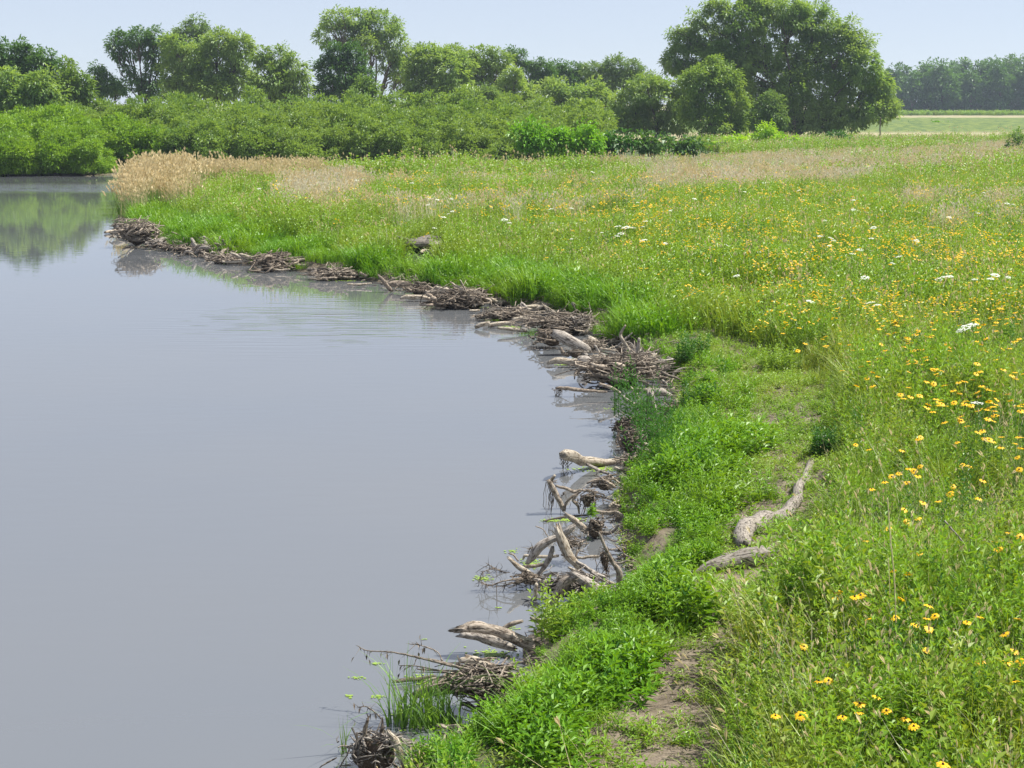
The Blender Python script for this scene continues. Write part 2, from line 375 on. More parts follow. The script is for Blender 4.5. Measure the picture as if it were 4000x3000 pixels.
def tube_arr(geo, C, Rr, sides=5, m=0, rnd=None):
    """C (N,K,3) centre lines, Rr (N,K) radii"""
    N, K = Rr.shape
    T = np.gradient(C, axis=1); T /= np.linalg.norm(T, axis=2, keepdims=True) + 1e-9
    mean = np.abs(T.mean(1)); ref = np.eye(3)[np.argmin(mean, 1)][:, None]
    n1 = np.cross(T, ref); n1 /= np.linalg.norm(n1, axis=2, keepdims=True) + 1e-9; n2 = np.cross(T, n1)
    an = np.arange(sides) / sides * 2 * np.pi
    V = C[:, :, None] + Rr[:, :, None, None] * (n1[:, :, None] * np.cos(an)[None, None, :, None] + n2[:, :, None] * np.sin(an)[None, None, :, None])
    L = np.concatenate([np.zeros((N, 1)), np.cumsum(np.linalg.norm(np.diff(C, axis=1), axis=2), 1)], 1)
    uv = np.stack([np.broadcast_to(L[:, :, None], (N, K, sides)), np.broadcast_to(an[None, None] / 6.283, (N, K, sides))], -1).reshape(-1, 2)
    b = (np.arange(N)[:, None, None] * K * sides + np.arange(K - 1)[None, :, None] * sides + np.arange(sides)[None, None]).ravel()
    j = np.tile(np.arange(sides), N * (K - 1)); nx = b - j + (j + 1) % sides
    F = np.stack([b, nx, nx + sides, b + sides], 1)
    geo.add(V.reshape(-1, 3), F, m, np.repeat(rng.random(N) if rnd is None else rnd, K * sides), uv)
    e = (np.arange(N) * K * sides)[:, None] + np.arange(sides)[None]
    for q in range(1, sides - 1):
        geo.F.append(np.stack([e[:, 0], e[:, q + 1], e[:, q]], 1) + geo.n - len(V.reshape(-1, 3))); geo.M.append(np.full(N, m))
        geo.F.append(np.stack([e[:, 0], e[:, q], e[:, q + 1]], 1) + (K - 1) * sides + geo.n - len(V.reshape(-1, 3))); geo.M.append(np.full(N, m))

def proto_grass(n, h, spread, wd, lean, mi=0, seg=4):
    g = Geo(); r = spread * np.sqrt(rng.random(n)); a = rng.random(n) * 6.283
    b = np.stack([r * np.cos(a), r * np.sin(a), np.full(n, -.03)], 1)
    blades(g, b, h * rng.uniform(.5, 1.1, n), wd * rng.uniform(.7, 1.3, n), a + rng.normal(0, .9, n), np.abs(rng.normal(lean, .2, n)), mi, seg)
    return g
def add_herb(g, n, h, spread, nl, ll, lw, m=0, stem_m=0, top=0.0, up=.35):
    """leafy stems"""
    r = spread * np.sqrt(rng.random(n)); a = rng.random(n) * 6.283
    H = h * rng.uniform(.6, 1.1, n); ln = rng.normal(0, .14, (n, 2))
    base = np.stack([r * np.cos(a), r * np.sin(a), np.full(n, -.03)], 1)
    blades(g, base, H, np.full(n, max(.004, lw * .22)), rng.random(n) * 6.28, np.abs(rng.normal(.05, .05, n)), stem_m, 2)
    t = np.tile(np.linspace(.12, 1, nl), (n, 1)) + rng.normal(0, .02, (n, nl))
    pos = base[:, None] + np.stack([ln[:, 0, None] * t ** 2 * H[:, None], ln[:, 1, None] * t ** 2 * H[:, None], t * H[:, None]], -1)
    ph = np.arange(nl)[None] * 2.4 + rng.random((n, 1)) * 6 + rng.normal(0, .3, (n, nl))
    upv = up + .9 * (t ** 3) + rng.normal(0, .2, (n, nl))
    d = np.stack([np.cos(ph), np.sin(ph), upv], -1)
    L = ll * (1 - .45 * t ** 2) * rng.uniform(.75, 1.2, (n, nl)); W = lw * rng.uniform(.8, 1.2, (n, nl))
    rr = np.clip(rng.random((n, 1)) * .5 + .35 * t + rng.random((n, nl)) * .25, 0, 1)
    leaves(g, pos.reshape(-1, 3), d.reshape(-1, 3), L.ravel(), W.ravel(), m, rr.ravel())
def add_seed(g, n, h, spread, m_stem, m_head, wd=.006, hl=.16, hw=.022, lean=.15):
    """tall culms with a seed head"""
    r = spread * np.sqrt(rng.random(n)); a = rng.random(n) * 6.283
    base = np.stack([r * np.cos(a), r * np.sin(a), np.full(n, -.03)], 1)
    H = h * rng.uniform(.7, 1.1, n); an = rng.normal(.3, 1.2, n); le = np.abs(rng.normal(lean, .08, n)); rr = rng.random(n)
    blades(g, base, H, np.full(n, wd), an, le, m_stem, 3, rr, 1)
    tip = base + np.stack([np.cos(an) * le * H, np.sin(an) * le * H, H * (1 - .35 * le)], 1)
    L = hl * rng.uniform(.7, 1.2, n); d = np.stack([np.cos(an) * (.2 + le), np.sin(an) * (.2 + le), np.ones(n)], 1)
    for k in (0, 1):
        q = d + rng.normal(0, .08, d.shape)
        leaves(g, tip - d * .04, q, L, np.full(n, hw), m_head, rr, fold=.6 * (1 - 2 * k))

def coll(name, geos, mats):
    c = bpy.data.collections.new(name)
    for i, g in enumerate(geos):
        o = bpy.data.objects.new('%s_%02d' % (name, i), g.mesh(name, mats)); c.objects.link(o)
    return c
def scatter(name, c, nproto, pts, scl, label, cat, kind='stuff', tilt=.12, idx=None):
    n = len(pts)
    if n == 0: return
    me = bpy.data.meshes.new(name); me.vertices.add(n); me.vertices.foreach_set('co', np.asarray(pts, np.float32).ravel())
    a = me.attributes.new('rot', 'FLOAT_VECTOR', 'POINT')
    rot = np.stack([rng.normal(0, tilt, n), rng.normal(0, tilt, n), rng.random(n) * 6.283], 1).astype(np.float32)
    a.data.foreach_set('vector', rot.ravel())
    a = me.attributes.new('scl', 'FLOAT', 'POINT'); a.data.foreach_set('value', np.asarray(scl, np.float32))
    a = me.attributes.new('idx', 'INT', 'POINT'); a.data.foreach_set('value', (rng.integers(0, nproto, n) if idx is None else idx).astype(np.int32))
    o = bpy.data.objects.new(name, me); SC.collection.objects.link(o)
    ng = bpy.data.node_groups.new('scatter_' + name, 'GeometryNodeTree')
    ng.interface.new_socket('Geometry', in_out='INPUT', socket_type='NodeSocketGeometry')
    ng.interface.new_socket('Geometry', in_out='OUTPUT', socket_type='NodeSocketGeometry')
    N = ng.nodes; L = ng.links
    gi = N.new('NodeGroupInput'); go = N.new('NodeGroupOutput'); ip = N.new('GeometryNodeInstanceOnPoints')
    ci = N.new('GeometryNodeCollectionInfo'); ci.inputs[0].default_value = c; ci.inputs['Separate Children'].default_value = True; ci.inputs['Reset Children'].default_value = True
    def na(nm, ty):
        q = N.new('GeometryNodeInputNamedAttribute'); q.data_type = ty; q.inputs[0].default_value = nm; return q.outputs[0]
    er = N.new('FunctionNodeEulerToRotation'); L.new(na('rot', 'FLOAT_VECTOR'), er.inputs[0])
    L.new(gi.outputs[0], ip.inputs['Points']); L.new(ci.outputs[0], ip.inputs['Instance']); ip.inputs['Pick Instance'].default_value = True
    L.new(na('idx', 'INT'), ip.inputs['Instance Index']); L.new(er.outputs[0], ip.inputs['Rotation']); L.new(na('scl', 'FLOAT'), ip.inputs['Scale'])
    L.new(ip.outputs[0], go.inputs[0])
    md = o.modifiers.new('scatter', 'NODES'); md.node_group = ng
    tag(o, label, cat, kind=kind); return o

def cand(z0, z1, rho, lim=.385, pad=1.2):
    """random places between two distances, rho per square metre, a little wider than the view"""
    A = lim * (z1 ** 2 - z0 ** 2) + 2 * pad * (z1 - z0); n = int(A * rho)
    zz = np.sqrt(rng.random(n) * (z1 ** 2 - z0 ** 2) + z0 ** 2); x = (rng.random(n) * 2 - 1) * (lim * zz + pad)
    d = shore_d(x, zz); k = d > .05
    return x[k], zz[k], d[k]

CLR = [[('8', x, y) for x, y in q] for q in ([(850, 130), (795, 260), (735, 372), (590, 440), (505, 520), (520, 560)], [(255, 700), (450, 650), (628, 600)])]
STUMP = G(914 * S2, 538 * S2)
CLRW = [np.array([G(*cr(*p))[:2] for p in q]) for q in CLR]
def log_m(x, y):                                   # open ground round the two fallen logs
    m = (np.abs(x - STUMP[0]) < .75) & (np.abs(y - STUMP[1] + 1.0) < 2.6)
    for L_ in CLRW:
        for a, b in zip(L_[:-1], L_[1:]):
            ab = b - a; t = np.clip(((x - a[0]) * ab[0] + (y - a[1]) * ab[1]) / (ab @ ab), 0, 1)
            dx = x - a[0] - t * ab[0]; dy = y - a[1] - t * ab[1]
            m |= (np.hypot(dx, dy) < .14) | ((np.abs(dx) < .16) & (dy < 0) & (dy > -(1.15 if L_ is CLRW[1] else .75)))
    return m
# zones traced on the ground (2212 wide picture)
BANKPX = [(880, 1760), (1340, 1760), (1330, 1659), (1390, 1560), (1430, 1480), (1490, 1400), (1555, 1330), (1590, 1260), (1600, 1180), (1640, 1090), (1655, 1010),
          (1650, 930), (1625, 850), (1590, 790), (1540, 740), (1450, 700), (1350, 655), (1250, 620), (1130, 600), (1010, 585), (900, 575), (790, 560), (640, 528),
          (520, 500), (430, 478), (350, 455), (300, 470), (240, 520), (300, 560), (700, 640), (1100, 720), (1250, 850), (1200, 1050), (1100, 1300), (900, 1500)]
def zone_bank(u, v): return inpoly(u, v, BANKPX)
TANPX = [[(235, 480), (250, 370), (330, 330), (430, 316), (600, 326), (560, 350), (440, 370), (390, 410), (345, 450)], [(500, 344), (700, 340), (700, 356), (500, 368)],
         [(1380, 385), (1440, 335), (1700, 322), (1900, 318), (2212, 300), (2260, 325), (1950, 350), (1800, 375), (1600, 380)],
         [(1130, 335), (1130, 312), (1500, 318), (1500, 345)]]
GREYPX = [[(330, 350), (360, 322), (560, 318), (620, 330), (560, 348)], [(590, 400), (640, 365), (760, 352), (800, 372), (740, 400), (660, 412)]]
def inany(u, v, L):
    m = np.zeros(u.shape, bool)
    for q in L: m |= inpoly(u, v, q)
    return m

# prototypes ---------------------------------------------------
MG = [M['grass'], M['herb'], M['tan'], M['grey'], M['bank'], M['dark'], M['reed'], M['olive']]
GR, HE, TA, GY, BA, DK, RE, OL = range(8)
def near_meadow(k):
    g = Geo()
    if k % 4 == 0: g = proto_grass(50, .62, .13, .009, .45, GR); add_herb(g, 2, .55, .12, 16, .07, .014, HE, HE)
    elif k % 4 == 1: add_herb(g, 6, .66, .16, 24, .095, .019, HE, HE); gg = proto_grass(16, .45, .16, .007, .5, GR); g.add(np.concatenate(gg.V), np.concatenate(gg.F), GR, np.concatenate(gg.r))
    elif k % 4 == 2: add_herb(g, 5, .55, .16, 16, .11, .030, GR, HE); add_seed(g, 2, .7, .1, TA, TA, .003, .05, .006)
    else: g = proto_grass(34, .5, .18, .009, .7, OL); add_herb(g, 3, .5, .14, 20, .06, .013, HE, HE); add_seed(g, 3, .65, .14, GY, TA, .003, .04, .007, .3)
    return g
def far_meadow(k, q=1.0):
    g = proto_grass(60, .60, .45, .022 * q, .4, GR if k % 2 else OL, 3)
    add_herb(g, 10, .68, .45, 12, .12, .035 * q, HE if k % 2 else OL, HE)
    if k % 3 == 0: add_seed(g, 3, .85, .4, GY, TA, .010 * q, .11, .018 * q)
    return g
C_near = coll('p_meadow_near', [near_meadow(k) for k in range(12)], MG)
C_far = coll('p_meadow_far', [far_meadow(k) for k in range(6)], MG)
C_vfar = coll('p_meadow_distant', [far_meadow(k, 2.2) for k in range(6)], MG)
def bank_p(k, q=1.0):
    g = Geo()
    if k % 3 == 0: add_herb(g, 2, .26, .14, 10, .09, .018, OL, TA)
    if k % 4 == 1: add_herb(g, 3, .34, .13, 12, .12, .024, DK, DK)
    if k % 3 < 2: add_herb(g, int(10 / q), .32, .15 * q, 13, .115, .026 * q, BA, BA, up=.25)
    else: g = proto_grass(int(70 / q), .36, .17 * q, .007 * q, .7, BA); add_herb(g, 3, .28, .14, 12, .08, .018 * q, BA, BA)
    return g
def bank_f(k):
    g = proto_grass(90, .42, .36, .018, .6, BA, 3); add_herb(g, 8, .34, .35, 10, .11, .032, BA, BA); return g
C_bank = coll('p_bank_near', [bank_p(k) for k in range(9)], MG)
C_bankf = coll('p_bank_far', [bank_f(k) for k in range(5)], MG)
def reed_p(k):
    g = proto_grass(50, 1.0, .4, .024, .35, RE, 4); add_seed(g, 34, 1.45, .45, TA if k % 2 else RE, TA, .014, .22, .05, .16); return g
C_reed = coll('p_reed', [reed_p(k) for k in range(5)], MG)
def dry_p(k):
    g = Geo(); add_seed(g, 40, 1.15, .5, GY if k % 2 else TA, GY if k % 2 else TA, .018, .16, .028, .2); gg = proto_grass(30, .6, .5, .022, .5, TA if k % 2 == 0 else GY, 3)
    g.add(np.concatenate(gg.V), np.concatenate(gg.F), TA if k % 2 == 0 else GY, np.concatenate(gg.r)); return g
C_dry = coll('p_dry', [dry_p(k) for k in range(4)], MG)
def tall_p(k):
    g = Geo(); add_herb(g, 4, 1.0, .1, 34, .085, .018, HE if k % 2 else DK, HE, up=.5); return g
C_tall = coll('p_tall', [tall_p(k) for k in range(4)], MG)
def weed_p(k):
    g = Geo(); add_herb(g, 5, .12, .09, 7, .055, .014, HE, HE, up=.1)
    gg = proto_grass(14, .14, .1, .006, .9, GR, 3); g.add(np.concatenate(gg.V), np.concatenate(gg.F), GR, np.concatenate(gg.r)); return g
C_weed = coll('p_weed', [weed_p(k) for k in range(5)], MG)
def strand_p(k):
    g = Geo(); add_seed(g, 5, .95, .3, TA if k % 2 else GY, TA, .005, .09, .012, .45); return g
C_strand = coll('p_strand', [strand_p(k) for k in range(4)], MG)
def crop_p(k):
    g = Geo(); add_herb(g, 10, 1.1, .7, 10, .5, .16, HE, HE); return g
C_crop = coll('p_crop', [crop_p(k) for k in range(3)], MG)

# meadow -------------------------------------------------------
def stack(x, y, d, dz=0): return np.stack([x, y, gz(x, y, d) + dz], 1)
acc = {}; IDX = []
def put(key, pts, s):
    acc.setdefault(key, []).append((pts, s))
for z0, z1, rho, far in ((6.5, 15, 46, 0), (15, 26, 30, 0), (26, 42, 9, 1), (42, 70, 6, 1), (70, 118, 3.2, 2), (118, 142, 2.0, 2)):
    x, y, d = cand(z0, z1, rho)
    k = ~((y > 99) & (x < 16)) & ~log_m(x, y); x, y, d = x[k], y[k], d[k]
    u, v = proj(x, y, gz(x, y, d)); vt = proj(x, y, gz(x, y, d) + 1.0)
    bank = zone_bank(u, v) & (d < 6.5)
    pm = path_m(x, y); keep = rng.random(len(x)) > pm * 1.15
    tan = inany(vt[0], vt[1], TANPX) & (y > 45); grey = inany(vt[0], vt[1], GREYPX) & (y > 45)
    hn = .55 + .75 * vn(x * .35, y * .35, 11) + .25 * vn(x * 1.7, y * 1.7, 12)
    edge = sm((d - .05) / .7) * .5 + .5
    km = ~bank & keep
    q = km & ~(grey & (rng.random(len(x)) < .7)) & ~(tan & (rng.random(len(x)) < .6))
    sp = (vn(x * .9, y * .9, 61) + .45 * (vn(x * 3.2, y * 3.2, 62) - .5) + .22 * rng.normal(size=len(x)))
    if not far: q = q & (vn(x * 2.1, y * 2.1, 63) + .5 * rng.random(len(x)) > .42); IDX.append(((np.clip((sp * 1.5 - .25) * 4, 0, 3.99)).astype(int) + 4 * rng.integers(0, 3, len(x)))[q])
    put(('near', 'far', 'vfar')[far], stack(x, y, d)[q], (hn * rng.uniform(.8, 1.15, len(x)) * (1.25 if far == 2 else 1) * (1 - .45 * sm(pm / .5)))[q])
    kb = bank & (keep | (rng.random(len(x)) < .15)) & (rng.random(len(x)) < sm((d + .12 - .05 * (y < 24)) / .3))
    mound = .38 + 1.15 * vn(x * 1.1, y * 1.1, 21) + .3 * vn(x * 3.1, y * 3.1, 22)
    put('bankf' if far else 'bank', stack(x, y, d)[kb], (mound * rng.uniform(.8, 1.15, len(x)) * edge * (1.25 if far else 1))[kb])
    if far:
        q = km & tan & (x < 0) & (rng.random(len(x)) < .72); put('reed', stack(x, y, d)[q], (rng.uniform(.55, .85, len(x)) + .4 * sm((-12 - x) / 5) * (y < 78))[q])
        q = km & ((tan & (x > 0) & (rng.random(len(x)) < .75)) | (grey & (rng.random(len(x)) < .8)) | ((vn(x * .12, y * .25, 31) > .64) & (rng.random(len(x)) < .16) & (d > 4)))
        put('dry', stack(x, y, d)[q], rng.uniform(.65, .95, q.sum()))
        q = km & (rng.random(len(x)) < .03); put('tall', stack(x, y, d)[q], rng.uniform(.9, 1.4, q.sum()))
    else:
        q = km & (rng.random(len(x)) < .085); put('tall', stack(x, y, d)[q], rng.uniform(.55, 1.0, q.sum()))
        q = km & (d > 1.2) & (rng.random(len(x)) < .10); put('strand', stack(x, y, d)[q], rng.uniform(.65, 1.15, q.sum()))
x, y, d = cand(6.5, 34, 60); pm = path_m(x, y)
u, v = proj(x, y, gz(x, y, d)); q = (pm > .12) & (vn(x * 2.2, y * 2.2, 41) + .25 * (y > 14) > .30)
put('weed', stack(x, y, d)[q], rng.uniform(.6, 1.5, q.sum()))
x, y, d = cand(6.5, 34, 22); q = (d < .5)
put('weed', stack(x, y, d)[q], rng.uniform(.6, 1.3, q.sum()))
def flush(key, name, c, n, label, cat, tilt=.12):
    a = np.concatenate([p for p, s in acc[key]]); s = np.concatenate([s for p, s in acc[key]])
    print('scatter', name, len(a)); scatter(name, c, n, a, s, label, cat, tilt=tilt, idx=np.concatenate(IDX) if key == 'near' else None)
flush('near', 'meadow_grass', C_near, 12, 'tall mixed green grass and leafy stems nearest the camera', 'grass')
flush('far', 'meadow_plants', C_far, 6, 'yellow green wildflower meadow in the middle distance', 'meadow plants')
flush('vfar', 'distant_meadow', C_vfar, 6, 'pale green meadow grass in front of the trees', 'grass')
flush('bank', 'bank_herbs', C_bank, 9, 'vivid green low leafy plants covering the near riverbank', 'ground cover')
flush('bankf', 'bank_grass', C_bankf, 5, 'vivid green short grass along the far curve of the bank', 'grass')
flush('reed', 'reed_grass', C_reed, 5, 'tall straw coloured reed grass with feathery heads on the river bend', 'reed grass')
flush('dry', 'dry_grass', C_dry, 4, 'pale dead grass and grey stalks standing in the meadow', 'dry grass')
flush('tall', 'leafy_stems', C_tall, 4, 'taller leafy green stems rising out of the meadow', 'weeds')
flush('strand', 'dry_stems', C_strand, 4, 'thin dry straw coloured stems leaning in the green meadow', 'dry stems', .3)
flush('weed', 'path_weeds', C_weed, 5, 'small flat weeds growing on the trodden muddy path', 'weeds')
# straw, crumbs and broken stems lying on the path
g = Geo(); x, y, d = cand(8, 30, 130); q = path_m(x, y) > .35; x, y, d = x[q], y[q], d[q]; n = len(x); a = rng.random(n) * 6.28; L = rng.uniform(.015, .10, n); t = np.linspace(-1, 1, 4)
C = stack(x, y, d, .008)[:, None] + np.stack([np.cos(a), np.sin(a), rng.normal(0, .08, n)], 1)[:, None] * t[None, :, None] * L[:, None, None] + rng.normal(0, .003, (n, 4, 3))
tube_arr(g, C, rng.uniform(.0015, .004, (n, 1)) * np.ones((1, 4)), 4)
x, y, d = cand(8, 30, 60); q = path_m(x, y) > .5; x, y, d = x[q], y[q], d[q]; n = len(x); s_ = rng.uniform(.006, .02, (n, 1, 1)); o = np.array([[1, 0, 0], [0, 1, 0], [-1, 0, 0], [0, -1, 0], [0, 0, .8]])
V = stack(x, y, d)[:, None] + o[None] * s_ * rng.uniform(.6, 1.3, (n, 5, 1)); b = np.arange(n)[:, None, None] * 5 + np.array([[0, 1, 4], [1, 2, 4], [2, 3, 4], [3, 0, 4]])[None]; g.add(V.reshape(-1, 3), b.reshape(-1, 3))
tag(link(g.mesh('path_litter', [M['drift']]), 'path_litter'), 'straw, crumbs of soil and broken stems lying on the path', 'litter', kind='stuff')
# crop row before the far wood
n = 900; x = rng.uniform(60, 260, n); y = rng.uniform(428, 440, n)
scatter('crop_row', C_crop, 3, stack(x, y, np.full(n, 50.)), rng.uniform(.9, 1.3, n), 'dark green crop strip in front of the far wood', 'crop')

# ------------------------------------------------------------------ trees and shrubs
def crown_geo(lobes, size, ratio, dens, m, droop=.25, clump=.55, shell=.55):
    """lobes: (centre3, radii3, density factor); leaves gather in clumps near each lobe's outside"""
    g = Geo(); tips = []
    for c, r, f in lobes:
        c = np.array(c); r = np.array(r)
        area = 4 * np.pi * ((r[0] * r[1]) ** 1.6 / 3 + (r[0] * r[2]) ** 1.6 / 3 + (r[1] * r[2]) ** 1.6 / 3) ** (1 / 1.6)
        nc = max(5, int(area / (clump ** 2 * 1.5)))
        v = rng.normal(size=(nc, 3)); v /= np.linalg.norm(v, axis=1, keepdims=True)
        rad = shell + (1 - shell) * rng.random(nc) ** .6 + rng.normal(0, .10, nc)
        cc = c + v * r * rad[:, None]; tips.append(cc)
        nl = max(4, int(dens * f * clump ** 2 / (size * size * ratio) * 1.35))
        cs = clump * rng.uniform(.6, 1.25, nc)
        o = rng.normal(size=(nc, nl, 3)); o /= np.linalg.norm(o, axis=2, keepdims=True); o *= rng.random((nc, nl, 1)) ** .45
        p = cc[:, None] + o * cs[:, None, None] * np.array([1, 1, .75])
        out = (v[:, None] * .9 + o * .8 + rng.normal(0, .55, o.shape)); out[..., 2] -= droop
        s = size * rng.uniform(.6, 1.35, (nc, nl)); rr = np.clip(rng.random((nc, 1)) * .6 + rng.random((nc, nl)) * .4, 0, 1)
        leaves(g, p.reshape(-1, 3), out.reshape(-1, 3), s.ravel() * 1.25, s.ravel() * ratio * 1.3, 0, np.broadcast_to(rr, (nc, nl)).ravel())
    return g, np.concatenate(tips)
def limbs_geo(base, lobes, tips, r0, nsub=60):
    g = Geo(); base = np.array(base, float); K = 6
    order = sorted(range(len(lobes)), key=lambda i: -lobes[i][1][0] * lobes[i][1][2]); main = []
    for i in order:                                   # a few main limbs, set well apart
        if len(main) < 8 and all(np.linalg.norm(np.array(lobes[i][0]) - lobes[j][0]) > 1.1 * lobes[j][1][0] for j in main): main.append(i)
    rest = [i for i in range(len(lobes)) if i not in main]; t = np.linspace(0, 1, K)[:, None]
    C = []; Rr = []
    for i in rest:                                    # the others fork off the nearest one
        c = np.array(lobes[i][0], float); j = min(main, key=lambda q: np.linalg.norm(np.array(lobes[q][0]) - c)); a0 = base + (np.array(lobes[j][0]) - base) * [.45, .45, .62]
        pl = a0 + (c - a0) * t + rng.normal(0, .12, (K, 3)) * (t > 0); C.append(pl); Rr.append(r0 * .32 * (1 - .7 * t[:, 0]))
    for c, r, f in [lobes[i] for i in main]:
        c = np.array(c, float); mid = base + (c - base) * .45; mid[:2] = base[:2] + (c - base)[:2] * .25
        pl = (1 - t) ** 2 * base + 2 * t * (1 - t) * mid + t ** 2 * c + rng.normal(0, .12, (K, 3)) * (t > 0)
        C.append(pl); Rr.append(r0 * (1 - .85 * t[:, 0]) * rng.uniform(.5, .9))
    sub = rng.choice(len(tips), min(nsub, len(tips)), replace=False)
    cs = np.array([l[0] for l in lobes])
    for i in sub:
        j = np.argmin(np.linalg.norm(cs - tips[i], axis=1)); a = cs[j]; b = tips[i]
        a = a + (base - a) * .25
        pl = a + (b - a) * t + rng.normal(0, .12, (K, 3)) * (t > 0); C.append(pl); Rr.append(np.full(K, r0 * .16) * (1 - .7 * t[:, 0]))
    tube_arr(g, np.array(C), np.array(Rr), 6)
    return g
def tree(name, label, Yd, lobes_px, mat, base_px, cat='tree', size=.27, ratio=.45, dens=2.6, r0=.28, group=None, depth=.8, droop=.25, clump=.55, sparse=(), nsub=60, parts=('trunk', 'crown'), zb=None, shell=.45):
    lob = []
    k = S2 / FPX * Yd
    for i, (cx, cy, rx, ry) in enumerate(lobes_px):
        yo = Yd + rng.uniform(-.5, .5) * rx * k * 1.2
        c = PD(cx * S2, cy * S2, yo); lob.append((c, (rx * k * 1.02, rx * k * depth, ry * k * 1.02), .35 if i in sparse else 1))
    bx = PD(base_px * S2, HOR, Yd)[0]; bz = float(gz(np.array([bx]), np.array([Yd]))[0]) if zb is None else zb
    base = np.array([bx, Yd, bz])
    # skirt lobes are clipped at the ground
    g, tips = crown_geo(lob, size, ratio, dens, 0, droop, clump, shell)
    g2 = limbs_geo(base - [0, 0, .3], lob, tips, r0, nsub)
    e = empty(name, base, label, cat, group)
    V = np.concatenate(g.V); V[:, 2] = np.maximum(V[:, 2], bz + .02 * rng.random(len(V)))
    g.V = [V]
    link(g2.mesh(parts[0], [M['bark']], True, base), parts[0], e)
    link(g.mesh(parts[1], [M[mat]], False, base), parts[1], e)
    return e
tree('maple_tree', 'dark green dense tree at the left edge behind the thicket', 138, [(20, 125, 40, 35), (60, 120, 25, 25), (78, 150, 38, 32), (15, 165, 50, 40), (105, 135, 18, 25), (120, 165, 30, 30), (60, 185, 40, 30), (-25, 140, 40, 40)], 'darktree', 50)
tree('willow_tree', 'mid green slender tree right of the dark leftmost tree', 132, [(150, 158, 20, 28), (165, 185, 30, 30), (145, 195, 30, 28), (185, 205, 22, 18)], 'thicket', 155, r0=.18)
tree('willow_tree', 'low olive round willow in front of the dark leftmost tree', 122, [(28, 185, 40, 34), (85, 188, 34, 32), (15, 212, 34, 22), (60, 212, 45, 24), (115, 210, 28, 22)], 'willow', 55, r0=.18)
tree('ash_tree', 'small dark tree at the left foot of the airy dark tree', 166, [(207, 150, 12, 16), (225, 178, 26, 22), (212, 190, 20, 16), (252, 196, 20, 14)], 'darktree', 228, r0=.15)
tree('ash_tree', 'airy dark green tree with bare trunks showing, left of the tall pale tree', 165, [(250, 92, 18, 20), (268, 82, 24, 16), (300, 80, 26, 18), (252, 120, 16, 18), (285, 108, 22, 16), (318, 105, 22, 22), (335, 80, 22, 18), (345, 115, 24, 30), (275, 150, 14, 12), (300, 165, 18, 16), (335, 165, 22, 28), (268, 185, 22, 14), (330, 195, 30, 18)], 'darktree', 310, dens=1.7, r0=.3, nsub=90)
tree('cottonwood_tree', 'pale feathery tree top rising highest in the left group', 186, [(405, 78, 32, 28), (425, 55, 22, 18), (388, 98, 28, 28), (440, 85, 24, 24), (410, 130, 35, 35), (400, 180, 35, 35)], 'pale', 408, dens=1.9)
tree('willow_tree', 'broad green willow in the middle of the left group', 161, [(372, 100, 24, 30), (425, 122, 40, 38), (475, 92, 36, 26), (518, 108, 30, 42), (470, 150, 46, 38), (515, 170, 40, 40), (420, 180, 42, 32), (470, 195, 40, 22), (375, 160, 28, 35), (370, 195, 25, 22)], 'willow', 455, r0=.4)
tree('willow_tree', 'pale drooping willow at the right end of the left group', 155, [(565, 122, 20, 22), (600, 128, 32, 26), (632, 155, 28, 34), (590, 170, 38, 32), (648, 190, 20, 26), (570, 198, 34, 20), (620, 205, 32, 18)], 'thicket', 600, r0=.3, droop=.6)
tree('cottonwood_tree', 'tall open crowned tree standing alone at centre left', 176, [(722, 42, 32, 20), (770, 42, 38, 24), (820, 58, 42, 32), (852, 92, 24, 40), (800, 98, 34, 28), (698, 82, 18, 22), (738, 78, 22, 22), (842, 135, 26, 22), (775, 75, 20, 20), (862, 160, 18, 14)], 'willow', 806, dens=1.9, r0=.38, nsub=110)
tree('willow_tree', 'dark upright willow in front of the tall open crowned tree', 160, [(728, 120, 26, 26), (702, 150, 20, 28), (712, 190, 28, 28), (762, 118, 24, 26), (745, 160, 36, 36), (782, 160, 22, 36), (765, 198, 30, 24), (695, 205, 16, 16)], 'darktree', 745, r0=.3)
tree('shrub', 'light green rounded shrub at the foot of the tall open crowned tree', 148, [(790, 195, 28, 26), (808, 215, 34, 20), (775, 218, 24, 16)], 'thicket', 795, 'shrub', r0=.12)
tree('cottonwood_tree', 'thin pale tree just right of the tall open crowned tree', 182, [(882, 122, 22, 22), (905, 110, 22, 16), (870, 150, 20, 24), (868, 185, 24, 24)], 'pale', 882, dens=1.5, r0=.18)
tree('willow_tree', 'dark rounded willow at the centre of the tree line', 160, [(930, 135, 40, 32), (968, 158, 42, 40), (918, 175, 42, 36), (1002, 150, 22, 34), (900, 145, 26, 30), (970, 195, 45, 24), (905, 205, 30, 16), (955, 118, 25, 18)], 'willow', 948, r0=.35)
tree('ash_tree', 'fresh green tree behind the dark rounded central willow', 177, [(985, 115, 26, 18), (1040, 122, 30, 22), (1018, 148, 28, 26), (1078, 130, 26, 28), (1060, 165, 30, 30), (1030, 190, 30, 22)], 'thicket', 1045, r0=.25)
tree('poplar_tree', 'dark blue green pointed tree right of the fresh green tree', 192, [(1108, 118, 11, 16), (1128, 130, 14, 18), (1160, 148, 20, 20), (1142, 165, 26, 26), (1172, 182, 24, 24), (1185, 155, 12, 14)], 'darktree', 1145, r0=.22)
tree('willow_tree', 'small mid green willow below the pointed dark tree', 163, [(1100, 178, 28, 26), (1130, 202, 30, 20), (1085, 205, 28, 18), (1110, 160, 18, 16)], 'willow', 1105, r0=.2)
tree('shrub', 'low grey green shrub right of the central willow', 150, [(1020, 212, 28, 16), (1060, 215, 26, 15), (1045, 200, 20, 14)], 'pale', 1040, 'shrub', r0=.12)
